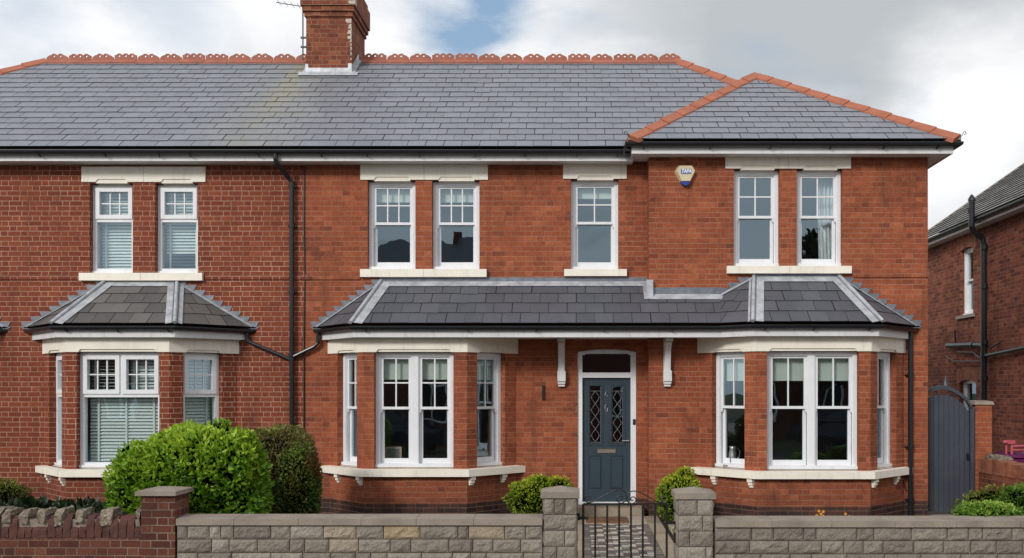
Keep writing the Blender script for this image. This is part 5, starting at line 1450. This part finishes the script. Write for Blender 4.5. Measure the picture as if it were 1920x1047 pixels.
# ------------------------------------------------------------------ planting
import numpy as np
def leaves(name, parent, mat, pts, nrm, size, seed, spread=.8, colf=None, aspect=.42, core=None):
    """pts, nrm: (n,3) positions and outward directions; each leaf is a folded six-point blade"""
    rg = np.random.default_rng(seed); n = len(pts)
    s = size * rg.uniform(.6, 1.25, n)[:, None]
    d = nrm + rg.normal(0, spread, (n, 3)); d[:, 2] += .25; d /= np.linalg.norm(d, axis=1)[:, None]
    q = rg.normal(0, 1, (n, 3)); side = np.cross(d, q); side /= np.linalg.norm(side, axis=1)[:, None]
    up = np.cross(side, d)
    B = pts; T = pts + d * s; w_ = s * aspect * .5; fold = up * s * .10
    v = np.stack([B, B + d * s * .3 + side * w_ + fold, B + d * s * .68 + side * w_ * .85 + fold, T - up * s * .08,
                  B + d * s * .68 - side * w_ * .85 + fold, B + d * s * .3 - side * w_ + fold], 1).reshape(-1, 3)
    off = np.array(OFF[parent.name]); V_ = v - off
    idx = np.arange(n)[:, None] * 6
    f = np.concatenate([idx + np.array([0, 1, 2, 3]), idx + np.array([0, 3, 4, 5])], 1).reshape(-1, 4)
    c = colf(rg) if colf else rg.uniform(.2, 1, n); cc = np.repeat(c, 8)
    nv = len(V_); faces = f
    if core is not None:
        cv, cf = core; V_ = np.concatenate([V_, np.array(cv) - off]); faces = np.concatenate([f, np.array(cf) + nv]); cc = np.concatenate([cc, np.zeros(len(cf) * 4)])
    me = bpy.data.meshes.new(name); me.vertices.add(len(V_)); me.vertices.foreach_set('co', V_.astype(np.float32).ravel())
    me.loops.add(faces.size); me.loops.foreach_set('vertex_index', faces.astype(np.int32).ravel())
    me.polygons.add(len(faces)); me.polygons.foreach_set('loop_start', np.arange(0, faces.size, 4, dtype=np.int32)); me.polygons.foreach_set('loop_total', np.full(len(faces), 4, dtype=np.int32))
    me.update(calc_edges=True); me.validate()
    cl = me.color_attributes.new("Col", 'FLOAT_COLOR', 'CORNER')
    col4 = np.stack([cc, cc, cc, np.ones_like(cc)], 1).astype(np.float32)
    me.color_attributes["Col"].data.foreach_set('color', col4.ravel()); me.materials.append(mat)
    o = bpy.data.objects.new(name, me); COL.objects.link(o); o.parent = parent; OFF[o.name] = OFF[parent.name]; return o
def blobsurf(c, r, p, seed, amp=.10, fr=2.2, k=1.0, nu=28, nv=18):
    """superellipsoid with a lumpy skin: returns f(direction)->point and a quad cage"""
    c = np.array(c, float); r = np.array(r, float)
    def f(d, s=1.0):
        d = np.atleast_2d(d); m = (np.abs(d) ** p).sum(1) ** (1 / p); u = d / m[:, None]
        nz = np.array([noise.noise(V((x * fr + seed, y * fr, z * fr))) + .5 * noise.noise(V((x * fr * 2.6 + seed, y * fr * 2.6, z * fr * 2.6))) for x, y, z in u])
        return c + u * r * (1 + amp * nz)[:, None] * s
    vs = []; fs = []
    for j in range(nv + 1):
        th = math.pi * j / nv
        for i in range(nu):
            a = 2 * math.pi * i / nu; vs.append((math.sin(th) * math.cos(a), math.sin(th) * math.sin(a), math.cos(th)))
    for j in range(nv):
        for i in range(nu): fs.append((j * nu + i, (j + 1) * nu + i, (j + 1) * nu + (i + 1) % nu, j * nu + (i + 1) % nu))
    return f, np.array(vs), fs
def bush(t_, mat, c, r, n, size, p=3, seed=0, amp=.1, fr=2.2, toplight=.35, zmin=None, spread=.75, aspect=.42, colbias=0, name='foliage'):
    rg = np.random.default_rng(seed + 1); f, dv, fs = blobsurf(c, r, p, seed, amp, fr)
    d = rg.normal(0, 1, (n, 3)); d /= np.linalg.norm(d, axis=1)[:, None]
    s = 1 - np.abs(rg.normal(0, .075, n)) + (rg.random(n) < .02) * .05; P = f(d); C = np.array(c); P = C + (P - C) * s[:, None]
    if zmin is not None:
        k = P[:, 2] > zmin; P = P[k]; d = d[k]; s = s[k]
    N = (P - C) / np.array(r) ** 1; N /= np.linalg.norm(N, axis=1)[:, None]
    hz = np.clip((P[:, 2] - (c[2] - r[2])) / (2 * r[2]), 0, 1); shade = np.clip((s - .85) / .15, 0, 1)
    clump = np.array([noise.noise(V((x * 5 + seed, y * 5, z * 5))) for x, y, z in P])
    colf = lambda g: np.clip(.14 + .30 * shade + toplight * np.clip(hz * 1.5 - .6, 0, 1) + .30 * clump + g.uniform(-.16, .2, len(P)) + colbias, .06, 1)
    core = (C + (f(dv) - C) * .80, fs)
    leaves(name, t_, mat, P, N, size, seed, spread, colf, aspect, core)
def stems(t_, pts, name='stem'):
    for a, b, r_ in pts:
        mb = MB(); m_ = (V(a) + V(b)) / 2 + V((random.uniform(-.04, .04), random.uniform(-.04, .04), 0)); mb.tube([a, m_, b], [r_, r_ * .8, r_ * .5], 6); mb.build(name, BARK, t_)
BARK = simple("bark", (.06, .045, .03), .9, .3, 20, bump=.5)
G_BRIGHT = leaf_mat("laurel_leaf", (.035, .085, .008), (.15, .31, .018), (.46, .62, .06), .34, .35)
G_DARK = leaf_mat("privet_leaf", (.028, .058, .010), (.10, .175, .024), (.36, .42, .07), .45, .25, extra=((.20, .105, .035), 1.4, .46, .64))
G_BRONZE = leaf_mat('bronze_leaf', (.040, .026, .012), (.125, .095, .032), (.30, .33, .07), .45, .25, extra=((.055, .095, .02), 1.5, .50, .68))
G_YEL = leaf_mat("golden_leaf", (.055, .095, .010), (.24, .35, .022), (.62, .66, .06), .4, .3)
G_OLIVE = leaf_mat("olive_leaf", (.03, .045, .010), (.10, .13, .018), (.28, .28, .04), .45, .3)
G_DEEP = leaf_mat("deep_leaf", (.006, .013, .006), (.015, .030, .012), (.04, .06, .02), .4, .15)
def pz(py, Y): return 2.1 + (728 - py) * (15 + Y) / 1800.

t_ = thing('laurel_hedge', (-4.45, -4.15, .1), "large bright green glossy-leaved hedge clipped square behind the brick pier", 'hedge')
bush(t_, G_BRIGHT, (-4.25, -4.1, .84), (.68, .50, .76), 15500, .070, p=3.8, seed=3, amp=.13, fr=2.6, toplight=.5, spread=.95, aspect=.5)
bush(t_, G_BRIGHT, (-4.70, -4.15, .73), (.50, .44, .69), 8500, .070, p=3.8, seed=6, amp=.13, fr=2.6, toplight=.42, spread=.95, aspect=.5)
for q in range(26):
    sx_ = -5.12 + q * .057 + .02 * math.sin(q * 5); zt_ = (1.36 if q < 8 else 1.54) + .03 * math.sin(q * 2.3)
    bush(t_, G_BRIGHT, (sx_, -4.15 + .1 * math.sin(q * 3), zt_), (.035, .04, .07 + .025 * math.sin(q * 7)), 16, .06, p=2, seed=100 + q, amp=.3, toplight=.5, aspect=.4, name='shoot')
bush(t_, G_BRIGHT, (-4.02, -4.1, 1.58), (.09, .10, .16), 110, .075, p=2, seed=8, amp=.3, toplight=.5, aspect=.5, name='shoot')
stems(t_, [((-4.8, -4.1, .08), (-4.7, -4.1, .6), .03), ((-4.4, -4.1, .08), (-4.4, -4.1, .6), .035), ((-4.0, -4.1, .08), (-4.1, -4.1, .6), .03)])
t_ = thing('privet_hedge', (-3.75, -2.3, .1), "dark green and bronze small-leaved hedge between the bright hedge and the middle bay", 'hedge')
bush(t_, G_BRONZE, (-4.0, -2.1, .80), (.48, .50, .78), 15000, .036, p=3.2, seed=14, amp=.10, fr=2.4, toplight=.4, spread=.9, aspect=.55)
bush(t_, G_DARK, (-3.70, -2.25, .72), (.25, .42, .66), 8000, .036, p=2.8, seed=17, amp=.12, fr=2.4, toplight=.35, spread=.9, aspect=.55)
stems(t_, [((-3.9, -2.1, .08), (-3.8, -2.1, .6), .03), ((-3.6, -2.2, .08), (-3.5, -2.3, .5), .02)])
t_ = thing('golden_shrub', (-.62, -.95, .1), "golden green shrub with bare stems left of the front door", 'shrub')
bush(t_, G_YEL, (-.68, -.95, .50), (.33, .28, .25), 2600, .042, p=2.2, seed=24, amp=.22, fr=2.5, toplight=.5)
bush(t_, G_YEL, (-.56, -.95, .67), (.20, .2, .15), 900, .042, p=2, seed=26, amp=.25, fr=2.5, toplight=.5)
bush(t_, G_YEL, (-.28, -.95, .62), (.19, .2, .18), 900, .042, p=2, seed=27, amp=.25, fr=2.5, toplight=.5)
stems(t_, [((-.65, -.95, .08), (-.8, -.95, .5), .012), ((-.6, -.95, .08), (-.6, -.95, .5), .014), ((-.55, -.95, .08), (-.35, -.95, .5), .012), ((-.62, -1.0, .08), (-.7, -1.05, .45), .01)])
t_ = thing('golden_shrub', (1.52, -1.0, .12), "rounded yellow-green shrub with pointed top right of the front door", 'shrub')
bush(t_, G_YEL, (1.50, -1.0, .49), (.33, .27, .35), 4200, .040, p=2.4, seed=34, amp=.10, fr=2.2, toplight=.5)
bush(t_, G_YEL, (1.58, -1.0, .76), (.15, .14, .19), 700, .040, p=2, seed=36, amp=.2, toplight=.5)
stems(t_, [((1.5, -1, .08), (1.5, -1, .4), .015)])
t_ = thing('olive_shrub', (-8.1, -2.0, .1), "small olive green shrub on thin stems at the far left below the bay", 'shrub')
bush(t_, G_OLIVE, (-8.15, -1.9, .62), (.62, .40, .24), 4200, .042, p=2.4, seed=44, amp=.2, fr=2.6, toplight=.5)
stems(t_, [((-7.9, -1.9, .1), (-7.7, -1.9, .6), .014), ((-7.6, -1.95, .05), (-7.85, -1.9, .5), .01), ((-8.2, -1.9, .1), (-8.1, -1.9, .5), .012), ((-7.5, -2.1, .12), (-7.72, -1.9, .55), .008)])
# low dark leafy plants behind the toothed wall
for i, (px, Y, sx, h_, lab) in enumerate(((60, -4.3, .50, .17, "low dark spreading plant behind the toothed wall, nearest the left edge"), (150, -4.2, .42, .14, "low dark spreading plant behind the toothed wall, between the other two"), (225, -4.3, .28, .13, "low dark spreading plant behind the toothed wall, beside the bright hedge"))):
    x = pxw(px, Y); t_ = thing('low_plant', (x, Y, .1), lab, 'plant')
    bush(t_, G_DEEP, (x, Y, .62 + .0 * i), (sx, .35, h_), 900, .11, p=2.4, seed=60 + i, amp=.2, fr=2.5, toplight=.3, aspect=.5)
    stems(t_, [((x - .1, Y, .08), (x - .15, Y, .6), .02), ((x + .1, Y, .08), (x + .15, Y, .6), .02)])
# small plants on and behind the right wall
G_FRESH = leaf_mat("fresh_leaf", (.05, .10, .015), (.16, .30, .035), (.38, .52, .09), .4, .35)
t_ = thing('trailing_plant', (5.55, -4.7, .7), "fresh green trailing plant spilling over the right stone wall below the side gate", 'plant')
bush(t_, G_FRESH, (pxw(1860, -4.9), -4.80, .78), (.33, .17, .095), 2300, .034, p=2.2, seed=70, amp=.3, fr=3, toplight=.4, aspect=.6, spread=1.0)
bush(t_, G_FRESH, (pxw(1835, -4.9), -4.85, .76), (.18, .14, .06), 700, .032, p=2.2, seed=71, amp=.3, fr=3, toplight=.4, aspect=.6, spread=1.0)
stems(t_, [((5.2, -4.7, .1), (5.0, -4.75, .75), .012), ((4.7, -4.7, .1), (4.6, -4.8, .72), .010)])
t_ = thing('leafy_shrub', (5.2, -4.3, .1), "round green shrub with pale flowers at the far right behind the stone wall", 'shrub')
bush(t_, G_FRESH, (pxw(1918, -4.5), -4.45, .80), (.23, .24, .22), 2300, .036, p=2.2, seed=73, amp=.25, fr=2.5, toplight=.2, colbias=-.14)
stems(t_, [((4.9, -4.4, .1), (4.9, -4.4, .7), .012)])
mb = MB()
for i in range(9):
    x = pxw(random.uniform(1898, 1925), -4.7); z_ = pz(random.uniform(966, 980), -4.7)
    mb.tube([(x, -4.70, z_ - .008), (x, -4.70, z_), (x, -4.70, z_ + .008)], [.004, .012, .004], 6)
mb.build('blossom', simple("pale_blossom", (.75, .70, .62), .6), t_)
t_ = thing('dark_shrub', (6.0, -3.6, .1), "darker green leafy plant growing against the foot of the low brick wall", 'plant')
bush(t_, G_OLIVE, (pxw(1868, -3.4), -3.4, .60), (.45, .25, .27), 2300, .042, p=2.2, seed=75, amp=.3, fr=2.5, toplight=.4)
stems(t_, [((5.1, -3.4, .1), (5.0, -3.4, .6), .012)])
OR_ = simple("orange_petal", (.75, .30, .02), .6)
for i, (px, py, n, lab) in enumerate(((1527, 966, 10, "clump of small orange flowers in front of the right bay, left of the other clump"), (1595, 968, 6, "smaller clump of orange flowers in front of the right bay, right of the other clump"))):
    Y = -1.7; x = pxw(px, Y); t_ = thing('orange_flower', (x, Y, .1), lab, 'flowers'); zt = pz(py, Y)
    mb = MB(); mp = MB(); rnd = random.Random(i + 2)
    for k in range(n):
        a = rnd.uniform(-.13, .13) * (1 if i == 0 else .6); h_ = rnd.uniform(-.10, .06)
        mb.tube([(x + a * .4, Y, .1), (x + a * .8, Y, (zt + h_) * .6), (x + a, Y, zt + h_)], .003, 4)
        for q in range(6):
            th = q * math.pi / 3; c_ = V((x + a, Y - .01, zt + h_)); u1 = V((math.cos(th), -.3, math.sin(th))) * .017; u2 = V((math.cos(th + .9), -.3, math.sin(th + .9))) * .017
            mp.poly([c_, c_ + u1, c_ + (u1 + u2) * .75, c_ + u2])
    mb.build('stalk', simple("stalk_green", (.06, .11, .02), .6), t_); mp.build('petals', OR_, t_)
# weeds and litter of the beds
rg = np.random.default_rng(9)
gr = thing('ground_cover', (0, -2, .1), "thin weeds and grass scattered over the garden beds", 'weeds'); gr['kind'] = 'stuff'
P = []
for (xa, xb, ya, yb_, n) in ((-8.5, -.15, -4.9, -.9, 2600), (1.65, 5.4, -4.9, -1.2, 2600), (1.3, 1.6, -4.8, -1.3, 300), (-.1, .08, -5.3, -4.6, 120)):
    P.append(np.stack([rg.uniform(xa, xb, n), rg.uniform(ya, yb_, n), np.full(n, .10)], 1))
P = np.concatenate(P); N = np.tile(np.array([[0, 0, 1.]]), (len(P), 1))
leaves('weeds', gr, G_OLIVE, P, N, .06, 4, .7, None, .3)
bpy.data.objects['weeds']['kind'] = 'stuff'

# ------------------------------------------------------------------ across the street (seen only as reflections in the glass)
def opposite(x0, x1, y, zw, zr, lab, hipw=2.4):
    t_ = thing('terraced_house', ((x0 + x1) / 2, y - 4, 0), lab, 'house')
    mb = MB(); mb.box(x0, x1, y - 8, y, -.1, zw); mb.build('wall', B_OPP, t_)
    mb = MB(); e = .4; a = [(x0 - e, y + e, zw), (x1 + e, y + e, zw), (x1 + e, y - 8 - e, zw), (x0 - e, y - 8 - e, zw)]; b = [(x0 + hipw, y - 4, zr), (x1 - hipw * .4, y - 4, zr)]
    mb.poly([a[0], a[1], b[1], b[0]]); mb.poly([a[1], a[2], b[1]]); mb.poly([a[2], a[3], b[0], b[1]]); mb.poly([a[3], a[0], b[0]]); RF = mb.build('roof', SLATE_C, t_)
    mb = MB(); xc = (x0 + x1) / 2 + 1.35; mb.box(xc, xc + .25, y - 4.4, y - 4.0, zw, zr + .30); mb.build('chimney', B_OPP, RF)
    for k in range(int((x1 - x0) / 2.6)):
        for zz in (.9, 3.6):
            x = x0 + .9 + k * 2.6
            if x + 1.2 > x1 - .3: continue
            L_ = lambda u, o, z, x=x: V((x + 1.2 - u, y + o, z))
            mb = MB(); rail_frame(mb, L_, 0, 1.2, zz, zz + 1.4, .0, .05, .08, .08, .08, .08); mb.lbox(L_, .57, .63, 0, .045, zz, zz + 1.4); w_ = mb.build('window', UPVC, t_, fixn=True)
            mb = MB(); mb.poly([L_(1.12, .02, zz + .08), L_(.08, .02, zz + .08), L_(.08, .02, zz + 1.32), L_(1.12, .02, zz + 1.32)]); mb.build('pane', BLACK, w_)
opposite(-9.4, -3.7, -21, 5.2, 8.3, "dark terraced house across the road, reflected in the middle upstairs panes", 1.4)
opposite(-19, -10.4, -23, 4.6, 6.3, "dark terraced house across the road, further left")
opposite(-2.2, 14.5, -24, 4.4, 6.1, "long low terraced house across the road, reflected below the right bay blinds")
t_ = thing('street_tree', (9.6, -20, 0), "broad leafy tree across the road, reflected in the right-hand upstairs pane", 'tree')
mb = MB(); mb.tube([(9.6, -20, -.05), (9.5, -20, 1.5), (9.6, -20, 3.5), (9.7, -20.1, 6)], [.22, .17, .14, .05], 10)
for k in range(6):
    a = k * 1.05; mb.tube([(9.6, -20, 2.6 + k * .4), (9.6 + 1.2 * math.cos(a), -20 + 1.2 * math.sin(a), 4.2 + k * .4)], [.07, .02], 6)
mb.build('trunk', BARK, t_)
bush(t_, G_DEEP, (9.6, -20, 5.2), (2.3, 2.0, 2.5), 3500, .32, p=2, seed=81, amp=.3, fr=2, toplight=.3, name='crown')
def car(x, y, mat, lab):
    t_ = thing('parked_car', (x, y, 0), lab, 'car')
    pr = [(-2.15, .35), (-2.18, .62), (-2.05, .92), (-1.55, 1.02), (-1.0, 1.40), (-.3, 1.47), (.45, 1.42), (1.15, 1.02), (1.85, .90), (2.15, .68), (2.18, .38)]
    wd = lambda z: .86 if z < .9 else .86 - (z - .9) * .42
    mb = MB()
    for sg in (-1, 1): mb.poly([(x + a, y + sg * wd(b), b) for a, b in (pr if sg > 0 else pr[::-1])])
    for i in range(len(pr)):
        a, b = pr[i]; c, d = pr[(i + 1) % len(pr)]
        mb.poly([(x + a, y - wd(b), b), (x + a, y + wd(b), b), (x + c, y + wd(d), d), (x + c, y - wd(d), d)])
    mb.build('body', mat, t_, fixn=True, bevel=.03)
    for sg in (-1, 1):
        mb = MB(); q = [(-1.42, 1.04), (-.92, 1.36), (-.3, 1.42), (.42, 1.37), (.95, 1.05)]
        mb.poly([(x + a, y + sg * (wd(b) + .006), b) for a, b in q]); mb.build('side_window', BLACK, t_)
        for wx in (-1.32, 1.32):
            mb = MB(); mb.tube([(x + wx, y + sg * .70, .31), (x + wx, y + sg * .88, .31)], .31, 20); w_ = mb.build('wheel', IRON, t_)
            mb = MB()
            for s5 in range(10):
                a = s5 * math.pi / 5; mb.bar((x + wx, y + sg * .885, .31), (x + wx + .2 * math.cos(a), y + sg * .885, .31 + .2 * math.sin(a)), .012, .03, up=V((0, 1, 0)))
            mb.build('rim', CHROME, w_)
CARP = simple("dark_blue_car_paint", (.010, .014, .028), .2)
car(-6.3, -16.6, CARP, "dark blue hatchback parked across the road, reflected in the middle bay")
car(9.0, -16.9, CARP, "dark blue hatchback parked across the road, reflected in the right bay")

# look-alikes share a group
GROUPS = {'golden_shrub': 'golden shrubs beside the front door', 'gate_pier': 'stone piers of the iron gate', 'low_plant': 'low dark plants behind the toothed wall',
          'orange_flower': 'orange flowers in front of the right bay', 'parked_car': 'cars parked across the road', 'terraced_house': 'terraced houses across the road',
          'garden_wall': 'stone front garden walls', 'brick_house': 'brick houses along the street'}
for o in bpy.data.objects:
    if o.parent is None and o.name.split('.')[0] in GROUPS: o['group'] = GROUPS[o.name.split('.')[0]]
